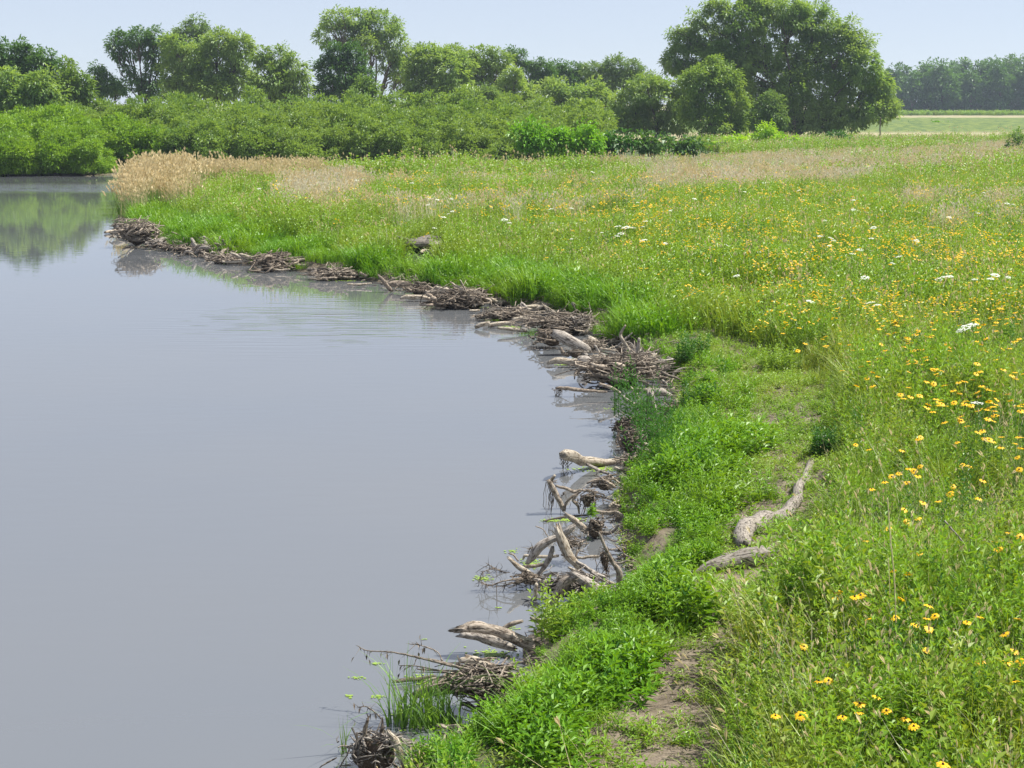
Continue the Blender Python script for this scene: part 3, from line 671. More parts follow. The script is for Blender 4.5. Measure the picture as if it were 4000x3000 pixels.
tree('ash_tree', 'far grey green tree in the dip of the skyline', 205, [(1200, 152, 22, 18), (1240, 150, 22, 16), (1220, 175, 36, 26), (1265, 165, 20, 16)], 'darktree', 1222, r0=.22)
tree('ash_tree', 'far round topped tree beside the big willow', 192, [(1280, 150, 22, 16), (1330, 142, 28, 20), (1372, 148, 18, 15), (1305, 175, 40, 26), (1375, 178, 38, 26), (1350, 165, 24, 18)], 'pale', 1330, r0=.26)
tree('willow_tree', 'low bushy willow under the dip of the skyline', 158, [(1195, 192, 36, 22), (1240, 205, 36, 22), (1285, 200, 34, 24), (1210, 222, 38, 16), (1270, 228, 34, 14), (1320, 215, 26, 20)], 'willow', 1240, r0=.25)
tree('willow_tree', 'wide leafy willow bush left of the big willow', 142, [(1400, 195, 46, 34), (1362, 228, 42, 32), (1440, 228, 46, 38), (1330, 255, 34, 22), (1482, 200, 34, 32), (1420, 262, 44, 24), (1470, 262, 40, 26), (1370, 268, 34, 18)], 'willow', 1420, r0=.25, size=.22)
tree('willow_tree', 'pointed green willow in front of the big willow', 137, [(1544, 150, 34, 26), (1512, 176, 38, 34), (1566, 180, 34, 38), (1540, 222, 46, 34), (1592, 230, 28, 32), (1530, 262, 42, 26), (1580, 268, 32, 22), (1495, 235, 30, 30)], 'thicket', 1545, r0=.25, size=.2)
tree('shrub', 'small silvery shrub against the dark foot of the big willow', 134, [(1665, 222, 22, 20), (1672, 248, 24, 24), (1640, 262, 24, 22), (1665, 278, 22, 14)], 'pale', 1660, 'shrub', r0=.1, size=.2)
tree('willow_tree', 'very large spreading willow whose rounded crown reaches the top of the photo', 150,
     [(1600, 55, 52, 46), (1690, 30, 64, 40), (1760, 55, 56, 46), (1525, 85, 42, 38), (1462, 128, 30, 30), (1485, 92, 32, 32), (1455, 70, 16, 20), (1505, 38, 24, 20),
      (1830, 95, 38, 42), (1862, 142, 40, 42), (1892, 190, 40, 42), (1822, 165, 46, 42), (1742, 130, 64, 50), (1640, 120, 56, 50), (1580, 130, 50, 42), (1905, 232, 34, 32),
      (1805, 222, 50, 44), (1740, 235, 50, 44), (1838, 60, 22, 26), (1870, 92, 18, 24), (1700, 190, 50, 45), (1550, 20, 30, 22), (1630, 10, 36, 24), (1490, 150, 28, 26), (1870, 240, 38, 26), (1690, 262, 40, 24), (1780, 265, 40, 18), (1640, 195, 46, 40), (1610, 240, 46, 38), (1590, 180, 40, 40), (1650, 265, 46, 24), (1540, 130, 40, 40), (1840, 262, 36, 20)],
     'willow', 1720, size=.25, dens=3.0, r0=.34, nsub=240, clump=.55, shell=.3, sparse=(6, 7, 18, 19), depth=.7)
tree('shrub', 'bright green bush at the left end of the low hedge before the willows', 86, [(1128, 292, 20, 18), (1152, 280, 22, 14), (1165, 302, 26, 18), (1140, 312, 22, 10)], 'bright', 1148, 'shrub', r0=.08, size=.2)
tree('shrub', 'bright green bush in the middle of the low hedge before the willows', 86, [(1195, 288, 20, 12), (1215, 298, 24, 16), (1190, 308, 22, 13), (1230, 312, 20, 12)], 'bright', 1208, 'shrub', r0=.08, size=.2)
tree('shrub', 'bright green bush at the right end of the low hedge before the willows', 86, [(1262, 285, 20, 15), (1282, 297, 22, 18), (1255, 308, 22, 13), (1290, 312, 18, 12)], 'bright', 1270, 'shrub', r0=.08, size=.2)
tree('shrub', 'low dark green big leaved shrub beside the bright hedge', 87, [(1325, 300, 22, 12), (1352, 306, 22, 12), (1318, 318, 24, 10)], 'dark', 1335, 'shrub', r0=.07, size=.24, ratio=.6)
tree('shrub', 'low green big leaved shrub under the wide willow bush', 88, [(1392, 305, 24, 9), (1420, 310, 24, 9), (1400, 318, 28, 9)], 'darktree', 1405, 'shrub', r0=.07, size=.24, ratio=.6)
tree('shrub', 'low green big leaved shrub under the pointed willow', 88, [(1468, 308, 26, 8), (1500, 312, 24, 8), (1480, 320, 28, 8)], 'darktree', 1485, 'shrub', r0=.07, size=.24, ratio=.6)
tree('sapling', 'yellow green sapling standing before the dark foot of the big willow', 124, [(1652, 280, 16, 14), (1640, 298, 22, 13), (1668, 302, 16, 12)], 'lime', 1650, 'sapling', r0=.06, size=.2)
tree('shrub', 'low yellow green shrub left of the yellow green sapling', 122, [(1592, 308, 22, 11), (1565, 314, 20, 8), (1615, 312, 14, 10)], 'lime', 1590, 'shrub', r0=.05, size=.2)
tree('shrub', 'low yellow green shrub right of the yellow green sapling', 122, [(1700, 304, 20, 10), (1728, 308, 18, 8)], 'lime', 1712, 'shrub', r0=.05, size=.2)
tree('shrub', 'small dark bush under the right side of the big willow', 128, [(1808, 298, 16, 10), (1820, 306, 12, 8)], 'dark', 1812, 'shrub', r0=.05, size=.22)
tree('shrub', 'light green bush on the far field bank right of the big willow', 225, [(2018, 274, 22, 7), (2050, 276, 18, 6), (1998, 279, 14, 5)], 'bright', 2022, 'shrub', r0=.1, size=.35, zb=1.5)
tree('shrub', 'dark low bush on the far field bank beside the lighter bush', 228, [(1965, 276, 14, 6), (1978, 279, 10, 5)], 'dark', 1970, 'shrub', r0=.1, size=.35, zb=1.5)
tree('shrub', 'dusky thorny bush at the right edge of the meadow', 100, [(2200, 296, 12, 12), (2214, 308, 14, 12), (2188, 314, 12, 8)], 'reed', 2204, 'shrub', r0=.03, size=.15, clump=.35, dens=1.6)
# far wood on the right, a row of single trees
tops = [(1905, 160), (1930, 132), (1948, 135), (1972, 150), (1993, 134), (2012, 128), (2035, 136), (2058, 138), (2078, 130), (2100, 140), (2118, 134), (2140, 126), (2162, 136), (2180, 118), (2203, 122), (2226, 128), (2250, 124)]
for i, (x0, t) in enumerate(tops):
    rx = random.choice([14, 18, 22]) + 3 * random.random(); t += random.randint(-4, 5)
    tree('wood_tree', 'blue green tree in the distant wood beyond the fields', 445 + 6 * (i % 3), [(x0, t + 17, rx * .75, 15), (x0 - 8, t + 38, rx, 20), (x0 + 9, t + 45, rx, 22), (x0, t + 72, rx * 1.1, 26), (x0 + 4, t + 95, rx * 1.1, 22)],
         'darktree', x0, size=.8, dens=2.0, r0=.5, clump=random.choice([1.3, 1.8, 2.2]), nsub=14, group='trees of the distant wood')
# willow thicket on the far bank: individuals copied from a few shapes
def shrub_proto(k):
    lob = []
    for i in range(9):
        a = i * 2.4; r = .0 if i == 0 else rng.uniform(.9, 1.8); h = rng.uniform(1.2, 3.2) if i else 3.3
        lob.append(((r * math.cos(a), r * math.sin(a), h * (1 if r < 1.2 else .72)), (rng.uniform(.8, 1.2), rng.uniform(.8, 1.2), rng.uniform(.7, 1.1)), 1))
    for i in range(6):
        a = i * 1.05 + .3; lob.append(((1.5 * math.cos(a), 1.5 * math.sin(a), .7), (.8, .8, .65), 1))
    g, tips = crown_geo(lob, .24, .42, 1.7, 0, -.3, .42)
    V = np.concatenate(g.V); V[:, 2] = np.maximum(V[:, 2], .02); g.V = [V]
    return g, limbs_geo((0, 0, -.2), lob, tips, .09, 16)
SPR = []
for k in range(6):
    g, g2 = shrub_proto(k)
    SPR.append([g.mesh('crown', [M['thicket']]), g.mesh('crown', [M['thicket2']]), g2.mesh('stems', [M['bark']], True)])
def thicket_shrub(x, y, s, hs, bright, label, group):
    p = SPR[rng.integers(0, 6)]; z = max(.1, float(gz(np.array([x]), np.array([y]))[0]))
    e = empty('thicket_shrub', (x, y, z), label, 'shrub', group); e.rotation_euler.z = rng.random() * 6.28; e.scale = (s, s, s * hs)
    link(p[2], 'stems', e); link(p[1] if bright else p[0], 'crown', e)
nsh = 0
for Yr, hh, x0, x1, lab, grp in ((97.8, .62, -47, -25, 'bright willow shrub overhanging the water on the far bank', 'shrubs overhanging the far bank'),
                       (101.5, .66, -45, 3, 'willow shrub in the front row of the thicket', 'shrubs in the front row of the thicket'),
                       (106, .71, -46, 4.5, 'willow shrub in the inner rows of the thicket', 'shrubs in the middle of the thicket'),
                       (112, .77, -48, 6, 'willow shrub in the inner rows of the thicket', 'shrubs in the middle of the thicket'),
                       (119, .82, -50, 7, 'willow shrub in the back row of the thicket', 'shrubs in the back row of the thicket'),
                       (138, 1.07, -55, 6, 'willow shrub in the back row of the thicket', 'shrubs in the back row of the thicket'),
                       (128, .87, -53, 7, 'willow shrub in the back row of the thicket', 'shrubs in the back row of the thicket')):
    x = x0
    while x < x1:
        br = (x < -20 - (Yr - 97) * .7)
        wh = 'left' if x < -26 else 'middle' if x < -10 else 'right'
        thicket_shrub(x + rng.uniform(-.5, .5), Yr + rng.uniform(-1.2, 1.2) + (-4 * sm((-33 - x) / 12) if Yr < 99 else 0), hh * rng.uniform(.92, 1.15), rng.uniform(.92, 1.12), br, lab + (', %s part' % wh if Yr > 99 else ''), grp); nsh += 1
        x += 3.0 * hh
print('shrubs', nsh)

# ------------------------------------------------------------------ driftwood
def smooth_line(P0, n):
    P0 = np.asarray(P0, float); k = len(P0)
    if k == 2: t = np.linspace(0, 1, n)[:, None]; return P0[0] * (1 - t) + P0[1] * t
    s = np.linspace(0, k - 1 - 1e-6, n); i = s.astype(int); f = (s - i)[:, None]
    E = np.vstack([2 * P0[0] - P0[1], P0, 2 * P0[-1] - P0[-2]])
    a, b, c, d = E[i], E[i + 1], E[i + 2], E[i + 3]
    return .5 * (2 * b + (c - a) * f + (2 * a - 5 * b + 4 * c - d) * f ** 2 + (3 * b - a - 3 * c + d) * f ** 3)
def log_mesh(pts, rad, mat, origin, rough=.14, sides=14, jag=.5, name='log'):
    """one solid branch: ridged, knobbly, with splintered ends"""
    L = np.sum(np.linalg.norm(np.diff(np.asarray(pts), axis=0), axis=1)); rm = max(np.mean(rad), .004)
    n = int(np.clip(L / (rm * .55), 8, 60))
    C = smooth_line(pts, n); Rr = np.maximum(smooth_line(np.asarray(rad, float)[:, None] * [1, 1, 1], n)[:, 0], .0015)
    s = np.linspace(0, 1, n); sd = rng.integers(0, 9999)
    C = C + (np.stack([vn(s * L / rm * .25, s * 0 + 3, sd), vn(s * L / rm * .25, s * 0 + 9, sd), vn(s * L / rm * .25, s * 0 + 17, sd)], 1) - .5) * rm * .6
    T = np.gradient(C, axis=0); T /= np.linalg.norm(T, axis=1, keepdims=True) + 1e-9
    ref = np.eye(3)[np.argmin(np.abs(T.mean(0)))]
    n1 = np.cross(T, ref); n1 /= np.linalg.norm(n1, axis=1, keepdims=True); n2 = np.cross(T, n1)
    an = np.arange(sides) / sides * 2 * np.pi
    A, S_ = np.meshgrid(an, s * L / rm); A2 = np.minimum(A, 2 * np.pi - A)
    dis = 1 + rough * 2 * (vn(A2 * 2.6 + 5, S_ * .18, sd + 1) - .5) + rough * (vn(A2 * 5 + S_ * .1, S_ * .5, sd + 2) - .5)
    endf = np.ones(n); endf[0] *= .8; endf[-1] *= .75
    # splintered ends: ring slides along the axis unevenly
    sl = np.zeros((n, sides)); sl[0] = -jag * rm * rng.random(sides) * 1.6; sl[-1] = jag * rm * rng.random(sides) * 1.6
    V = C[:, None] + (Rr * endf)[:, None, None] * dis[..., None] * (n1[:, None] * np.cos(an)[None, :, None] + n2[:, None] * np.sin(an)[None, :, None]) + T[:, None] * sl[..., None]
    V = V.reshape(-1, 3); uv = np.stack([np.repeat(s * L / (rm * 6), sides), np.tile(an / 6.283, n)], 1)
    r, c = np.divmod(np.arange((n - 1) * sides), sides); b = r * sides + c; nx = r * sides + (c + 1) % sides
    F = [np.stack([b, nx, nx + sides, b + sides], 1)]
    k = len(V); V = np.vstack([V, C[0] + T[0] * rm * .25, C[-1] - T[-1] * rm * .25]); uv = np.vstack([uv, [[0, .5]], [[1, .5]]])
    q = np.arange(sides); F3 = np.concatenate([np.stack([np.full(sides, k), (q + 1) % sides, q], 1), np.stack([np.full(sides, k + 1), (n - 1) * sides + q, (n - 1) * sides + (q + 1) % sides], 1)])
    return mesh(name, V - np.asarray(origin), [F3, F[0]], M[mat], rnd=np.full(len(V), rng.uniform(.5, .8)), smooth=True, uv=uv)
def log(c, pts, r, anchor, label, mat='drift', name='driftwood_log', cat='log', mode='up', h=None, group=None, rough=.14, jag=.5, dy=0.0, z0=None):
    """pts in crop pixels. up: all at the distance where pixel row `anchor` meets the water / bank; flat: lying at height h"""
    r = list(r) if hasattr(r, '__len__') else [r] * len(pts)
    if len(r) != len(pts): r = list(np.interp(np.linspace(0, 1, len(pts)), np.linspace(0, 1, len(r)), r))
    sc = CROPS[c][2]; W = []
    if mode == 'up':
        ax, ay = cr(c, pts[len(pts) // 2][0], anchor); Yd = P(ax, ay, .03 if z0 is None else z0)[1]
        for i, (x, y) in enumerate(pts):
            W.append(PD(*cr(c, x, y), Yd + dy * (i / (len(pts) - 1) - .5)))
    else:
        for i, (x, y) in enumerate(pts):
            q = G(*cr(c, x, y)) if h is None else P(*cr(c, x, y), h)
            if h is None: q = P(*cr(c, x, y), q[2] + r[i] * sc / FPX * q[1] * .55)
            W.append(q)
    W = np.array(W); rad = np.array(r) * sc / FPX * W[:, 1]
    k = int(np.argmin(W[:, 2])); org = W[k]
    o = link(log_mesh(W, rad, mat, org, rough, jag=jag, name=name), name, None, org)
    tag(o, label, cat, group); return o, W, rad
def tangle(geo, c, size, n, r, K=8, wild=.5, flat=.6, m=0, hang=0):
    """curly roots around a centre"""
    t = np.linspace(0, 1, K); v = rng.normal(size=(n, 3)); v /= np.linalg.norm(v, axis=1, keepdims=True); v[:, 2] *= .8
    w2 = rng.normal(size=(n, 3)); w2 /= np.linalg.norm(w2, axis=1, keepdims=True)
    R0 = np.array(size); sub = rng.normal(0, .3, (5, 3)) * [1.1, 1, .5]; pick = rng.integers(0, 5, n)
    c = np.asarray(c) + (sub[pick] * R0)[:, None]; R0 = R0 * .8 * rng.uniform(.7, 1.25, 5)[pick][:, None, None]
    ph = rng.uniform(.4, 2.2, (n, 1))
    a = v[:, None] * np.cos(t[None] * ph)[..., None] + w2[:, None] * np.sin(t[None] * ph)[..., None]
    a = a + wild * .35 * np.cumsum(rng.normal(0, .35, (n, K, 3)), 1)
    k = rng.uniform(.6, 1.3, (n, 1, 1)); C = np.asarray(c) + a * R0 * k * [1.15, 1.1, .95]
    C[..., 2] = np.maximum(C[..., 2], -.05)
    rr = r * rng.uniform(.35, 1.3, (n, 1)) * np.where(rng.random((n, 1)) < .12, 2.3, 1) * (1 - .75 * t[None])
    tube_arr(geo, C, rr, 5, m)
    if hang:
        hb = np.asarray(c).reshape(-1, 3)[:1] + rng.normal(size=(hang, 3)) * np.array(size) * [.7, .5, .15]
        C = hb[:, None] + np.stack([np.cumsum(rng.normal(0, .01, (hang, K)), 1), np.cumsum(rng.normal(0, .01, (hang, K)), 1), -t[None] * rng.uniform(.5, 1.1, (hang, 1)) * (hb[:, 2:3] + .02)], -1)
        tube_arr(geo, C, r * .5 * np.ones((hang, K)) * rng.uniform(.5, 1.4, (hang, 1)), 4, m)
def lump(name, c, size, mat, origin, nz=.35, seg=28):
    th = np.linspace(0, np.pi, seg // 2); ph = np.arange(seg) / seg * 2 * np.pi; A, B = np.meshgrid(th, ph, indexing='ij'); s = rng.integers(0, 9999)
    ux = np.sin(A) * np.cos(B); uy = np.sin(A) * np.sin(B); uz = np.cos(A)
    d = 1 + nz * 2 * (vn(ux * 2.2 + uz * 1.7 + 9, uy * 2.2 + uz * 1.3, s) - .5) + nz * (vn(ux * 6 + uz * 3, uy * 6, s + 1) - .5)
    V = np.stack([ux * d, uy * d, uz * d], -1).reshape(-1, 3) * np.array(size) + np.asarray(c); n = len(th)
    r, q = np.divmod(np.arange((n - 1) * seg), seg); b = r * seg + q; nx = r * seg + (q + 1) % seg
    return mesh(name, V - np.asarray(origin), np.stack([b, nx, nx + seg, b + seg], 1)[:, ::-1], M[mat], rnd=np.full(len(V), .4), smooth=True, uv=np.stack([V[:, 0], V[:, 2]], 1))
def heap(c, x, y, w_, h_, anchor, label, n=60, mat='drift', r=.009, name='root_mass', cat='roots', core=.62, hang=0, wild=.5, sticks=0, deep=.8):
    """a mud-packed root wad: core > tangled roots"""
    px, py = cr(c, x, y); ax, ay = cr(c, x, anchor); Yd = P(ax, ay, .03)[1]; sc = CROPS[c][2] / FPX * Yd
    ctr = PD(px, py, Yd + w_ * sc * .25); sz = np.array([w_ * sc / 2, w_ * sc / 2 * deep, max(h_ * sc / 2, .02)])
    base = np.array([ctr[0], ctr[1], min(ctr[2] - sz[2], .02)])
    e = empty(name, base, label, cat)
    link(lump('core', ctr - [0, 0, sz[2] * .25], sz * [core * .85, core * .8, core * .95], 'mud', base), 'core', e)
    g = Geo(); tangle(g, ctr, sz, n, r * (Yd / 20) ** .5, wild=wild, hang=hang)
    sticks = int(sticks * 1.5 + n * .3)
    if sticks:
        K = 4; t = np.linspace(-1, 1, K)
        a = rng.normal(size=(sticks, 3)) * [1, .8, .25]; a /= np.linalg.norm(a, axis=1, keepdims=True); p = ctr + rng.normal(size=(sticks, 3)) * sz * [.5, .5, .35] + [0, 0, sz[2] * .45]
        C = p[:, None] + a[:, None] * t[None, :, None] * rng.uniform(.15, .75, (sticks, 1, 1)) * sz[0] + rng.normal(0, .006, (sticks, K, 3))
        tube_arr(g, C, r * .8 * rng.uniform(.4, 1.3, (sticks, 1)) * np.array([[1, .9, .8, .5]]), 5)
    link(g.mesh('root_tangle', [M[mat]], True, base), 'root_tangle', e)
    return e, ctr, sz

exec_logs = []
# --- fallen timber beside the path
log('8', [(850, 130), (822, 190), (795, 260), (772, 325), (735, 372), (670, 410), (590, 440), (525, 482), (505, 520), (520, 560)], [17, 22, 26, 28, 32, 36, 46, 50, 46, 36], 0,
    'long crooked grey log lying beside the muddy path', 'driftdull', 'fallen_log', 'log', 'flat', rough=.2)
log('8', [(255, 694), (350, 668), (450, 640), (560, 612), (628, 596)], [14, 36, 48, 58, 50], 0, 'short thick split log with peeling bark across the path', 'driftdull', 'fallen_log', 'log', 'flat', rough=.35, jag=1)
log('8', [(300, 660), (400, 628), (500, 596), (600, 572)], [10, 22, 26, 18], 0, 'long slab of grey bark lying on the short thick split log', 'driftdull', 'bark_slab', 'bark', 'flat', rough=.4, jag=1)
# --- log in the water and its neighbours
log('6', [(1105, 270), (1170, 296), (1290, 328), (1450, 345), (1640, 352), (1730, 372)], [36, 52, 42, 35, 28, 20], 378, 'thick pale log reaching out over the water, its muddy root end dangling fibres', 'driftpale', dy=1.2)
heap('6', 1118, 290, 85, 85, 378, 'muddy root end dangling fibres on the thick pale log', 26, 'driftbrown', .008, hang=14)
log('6', [(1310, 362), (1380, 398), (1450, 430), (1530, 462)], [12, 15, 13, 10], 440, 'thin grey branch leaning below the thick pale log', 'driftgrey', 'driftwood_branch', 'branch')
log('6', [(1315, 525), (1390, 495), (1470, 468), (1570, 450)], [9, 11, 10, 8], 540, 'thin dark branch low over the water under the leaning grey branch', 'driftbrown', 'driftwood_branch', 'branch')
log('6', [(1003, 505), (1035, 458)], [17, 12], 765, 'short white stub sticking up from the upright mossy pole', 'driftpale', 'driftwood_stub', 'branch')
log('6', [(985, 500), (1020, 560), (1058, 650), (1110, 765)], [20, 24, 25, 18], 768, 'straight leaning pole hung with dark waterweed, standing in the water', 'drift', 'driftwood_pole', 'log')
heap('6', 1000, 520, 75, 45, 765, 'wad of dead weed wrapped on top of the leaning pole', 18, 'driftbrown', .006, hang=18, core=.4)
log('6', [(1040, 545), (1120, 568), (1200, 600), (1260, 586), (1400, 600)], [11, 14, 15, 11, 8], 720, 'crooked branch running from the leaning pole back to the bank', 'drift', 'driftwood_branch', 'branch')
log('6', [(1125, 755), (1132, 695), (1180, 645), (1260, 600)], [7, 10, 11, 9], 770, 'dark arched branch standing in the water right of the leaning pole', 'driftbrown', 'driftwood_branch', 'branch')
log('6', [(1245, 785), (1235, 725), (1190, 672), (1215, 630)], [8, 12, 11, 8], 790, 'second dark arched branch, bent like an elbow above the water', 'driftbrown', 'driftwood_branch', 'branch')
heap('6', 1108, 610, 50, 60, 765, 'small clot of weed hanging from the crooked branch', 12, 'driftbrown', .004, hang=8, core=.3)
heap('6', 1315, 655, 150, 160, 790, 'brown root ball right of the dark arched branches', 60, 'driftbrown', .010, hang=10)
heap('6', 1480, 530, 210, 130, 640, 'grey tangle of roots on the bank above the brown root ball', 60, 'drift', .010)
log('6', [(935, 852), (1060, 825), (1180, 812), (1330, 798)], [6, 9, 9, 7], 0, 'thin dark stick floating flat on the water', 'driftbrown', 'driftwood_stick', 'stick', 'flat', .015)
log('6', [(1300, 925), (1235, 868), (1145, 808)], [34, 30, 18], 960, 'pale broken stub pointing up and left above the arching log', 'driftpale', 'driftwood_stub', 'log', rough=.3, jag=1.5)
heap('6', 1385, 905, 150, 190, 990, 'dark brown rotten stump behind the arching log', 60, 'driftbrown', .012, name='rotten_stump', cat='stump', core=.8)
# --- the big pile
log('6', [(800, 1208), (850, 1150), (905, 1070), (975, 1018), (1050, 1000)], [20, 38, 42, 34, 24], 1330, 'thick arching grey log in the biggest driftwood pile', 'driftgrey')
log('6', [(1120, 965), (1160, 935), (1205, 902)], [26, 30, 20], 1250, 'short grey log end behind the tallest upright log', 'driftgrey')
log('6', [(1068, 945), (1100, 1050), (1145, 1160), (1215, 1235)], [32, 46, 44, 36], 1350, 'tallest upright pale grey log in the biggest driftwood pile', 'driftpale', rough=.2, jag=1.8)
log('6', [(1022, 1075), (972, 1190), (920, 1280), (872, 1345)], [18, 24, 22, 20], 1350, 'mottled grey branch slanting down left from the upright log', 'driftgrey')
log('6', [(652, 1188), (740, 1262), (860, 1340), (930, 1370)], [16, 24, 24, 20], 1380, 'pale pointed log slanting down right at the pile\'s left end', 'driftpale', jag=1.5)
log('6', [(758, 1180), (780, 1152), (900, 1162), (1062, 1155)], [8, 13, 15, 13], 1215, 'slim horizontal pole behind the arching log', 'driftpale')
log('6', [(775, 1248), (850, 1242), (935, 1222)], [13, 16, 14], 1290, 'short horizontal log under the arching log', 'drift')
log('6', [(1235, 1172), (1320, 1165), (1415, 1158)], [12, 13, 12], 1240, 'short pale pole lying level at the back of the biggest pile', 'driftpale')
log('6', [(1422, 962), (1465, 1075), (1525, 1185), (1580, 1290), (1602, 1390), (1588, 1490)], [9, 16, 19, 26, 32, 34], 1570, 'long curved branch standing at the right side of the biggest pile', 'drift')
log('6', [(1150, 1252), (1280, 1308), (1410, 1352), (1540, 1392), (1640, 1418)], [10, 13, 14, 13, 10], 1500, 'long straight stick lying across the biggest pile', 'driftpale', 'driftwood_branch', 'branch')
log('6', [(1225, 1205), (1350, 1288), (1475, 1340)], [16, 20, 14], 1440, 'fibrous grey branch above the long straight stick', 'driftgrey', 'driftwood_branch', 'branch', rough=.3)
log('6', [(872, 1400), (866, 1460), (862, 1530)], [15, 18, 14], 1545, 'short vertical pale post at the front of the biggest pile', 'driftpale', 'driftwood_stub', 'log')
log('6', [(940, 1325), (1000, 1312), (1050, 1300)], [14, 18, 14], 1350, 'short yellowish log in the gap of the biggest pile', 'driftpale', 'driftwood_stub', 'log')
log('6', [(1010, 1570), (1060, 1460), (1130, 1370), (1230, 1330)], [28, 40, 44, 34], 1590, 'dark curved trunk at the front foot of the biggest pile', 'drift', rough=.3)
log('6', [(1220, 1330), (1330, 1400), (1430, 1480), (1490, 1560)], [34, 46, 42, 28], 1590, 'shredded grey trunk sloping down right in the biggest pile', 'driftgrey', rough=.4, jag=1.5)
heap('6', 1230, 1430, 430, 210, 1560, 'wide mat of shredded grey roots in the biggest pile', 150, 'driftgrey', .011, sticks=90, deep=.5)
heap('6', 1590, 1500, 120, 190, 1600, 'frayed root bundle at the right foot of the biggest pile', 70, 'drift', .010, hang=8)
heap('6', 1190, 1030, 210, 200, 1200, 'loose tangle of thin pale twigs behind the upright log', 80, 'drift', .006, core=.25, wild=1)
heap('6', 790, 1355, 200, 110, 1420, 'dark brush knot at the left end of the biggest pile', 80, 'driftbrown', .007, hang=12, wild=1.1, core=.45)
heap('6', 1470, 1180, 90, 260, 1330, 'dark fibrous roots hanging beside the long curved branch', 50, 'driftbrown', .007, hang=10)
for pts, r, lab in (([(760, 1355), (600, 1368), (480, 1408), (395, 1378)], (9, 6, 3), 'thin brushy branch reaching farthest left from the biggest pile'),
                    ([(700, 1312), (620, 1300), (530, 1268), (438, 1214)], (7, 5, 2.5), 'thin twig rising left above the brushy branch'),
                    ([(560, 1272), (470, 1270), (400, 1310), (374, 1412)], (4, 4, 2.5), 'hooked twig curving down into the water left of the biggest pile'),
                    ([(720, 1370), (600, 1410), (500, 1425)], (6, 4, 2), 'drooping brush twig under the farthest left branch'),
                    ([(530, 1420), (533, 1520), (536, 1650)], (3.5, 3, 2.5), 'thin vertical twig hanging into the water'),
                    ([(868, 898), (930, 922), (972, 985)], (5, 5, 4), 'small curved twig standing up behind the arching log'),
                    ([(636, 1132), (680, 1148), (716, 1196)], (6, 8, 7), 'small curled twig at the tip of the pale pointed log'),
                    ([(800, 1130), (830, 1080), (870, 1095), (900, 1120)], (4, 6, 4), 'dark twig loop left of the arching log')):
    o, W, rad = log('6', pts, r, pts[-1][1] + 60 if pts[-1][1] < 1400 else max(p[1] for p in pts) + 10, lab, 'drift', 'driftwood_twig', 'twig')
    if len(pts) > 3 or 'brush' in lab:                      # side twigs are one part of the branch
        g = Geo(); n = 26; C0 = smooth_line(W, 40); i = rng.integers(3, 39, n); t = np.linspace(0, 1, 5); dv = rng.normal(size=(n, 3)) * [.8, .8, .7] + [-.3, 0, -.2]
        C = C0[i][:, None] + dv[:, None] * t[None, :, None] * rng.uniform(.04, .13, (n, 1, 1)); C = C + np.cumsum(rng.normal(0, .006, C.shape), 1) * (t[None, :, None] > 0)
        tube_arr(g, C, .003 * (1.1 - t[None]) * rng.uniform(.6, 1.2, (n, 1)), 4)
        link(g.mesh('side_twigs', [M['driftbrown']], True, o.location), 'side_twigs', o)
# --- near piles
log('7', [(1018, 355), (1070, 350), (1160, 345), (1260, 378), (1400, 425), (1540, 475)], [22, 34, 36, 40, 40, 30], 500, 'thick cracked grey log jutting over the water above the nearest heap', 'drift', rough=.4, jag=2)
log('7', [(1028, 400), (1120, 405), (1230, 430), (1350, 470)], [18, 24, 28, 22], 520, 'lower strand of the cracked grey log', 'driftgrey', rough=.35, jag=1.5)
log('7', [(1068, 312), (1120, 315), (1200, 340)], [8, 14, 12], 480, 'curled bark flake on top of the cracked grey log', 'driftpale', 'bark_slab', 'bark')
log('7', [(1290, 358), (1350, 325), (1425, 298)], [13, 17, 12], 420, 'short brown branch behind the cracked grey log', 'drift', 'driftwood_branch', 'branch')
log('7', [(1020, 562), (1110, 560), (1190, 592), (1260, 620)], [22, 28, 24, 16], 620, 'pale log lying between the cracked log and the nearest heap', 'driftpale')
log('7', [(1050, 525), (1150, 552), (1260, 598)], [8, 10, 8], 600, 'slim dark stick above the pale log', 'driftbrown', 'driftwood_stick', 'stick')
log('7', [(728, 785), (790, 750), (880, 715), (1000, 690), (1100, 690)], [22, 46, 66, 66, 44], 850, 'thick rotten brown log under the straw topped heap', 'driftbrown', rough=.35)
heap('7', 1180, 720, 400, 210, 940, 'straw topped heap of broken roots on the thick rotten brown log', 130, 'drift', .011, sticks=190, name='debris_heap', cat='debris heap', core=.8, deep=.7)
heap('7', 1230, 860, 300, 200, 990, 'dark hollow root wad under the straw topped heap', 70, 'driftbrown', .010, hang=14, core=.8)
heap('7', 1380, 710, 180, 130, 850, 'grey curled root clump at the right of the straw topped heap', 50, 'driftgrey', .010)
log('7', [(1225, 762), (1280, 795), (1335, 842)], [9, 12, 8], 900, 'bare tan root on the front of the straw topped heap', 'driftpale', 'driftwood_branch', 'branch')
log('7', [(985, 715), (1040, 685), (1090, 668)], [6, 8, 6], 880, 'short pale stick on the straw topped heap', 'driftpale', 'driftwood_stick', 'stick')
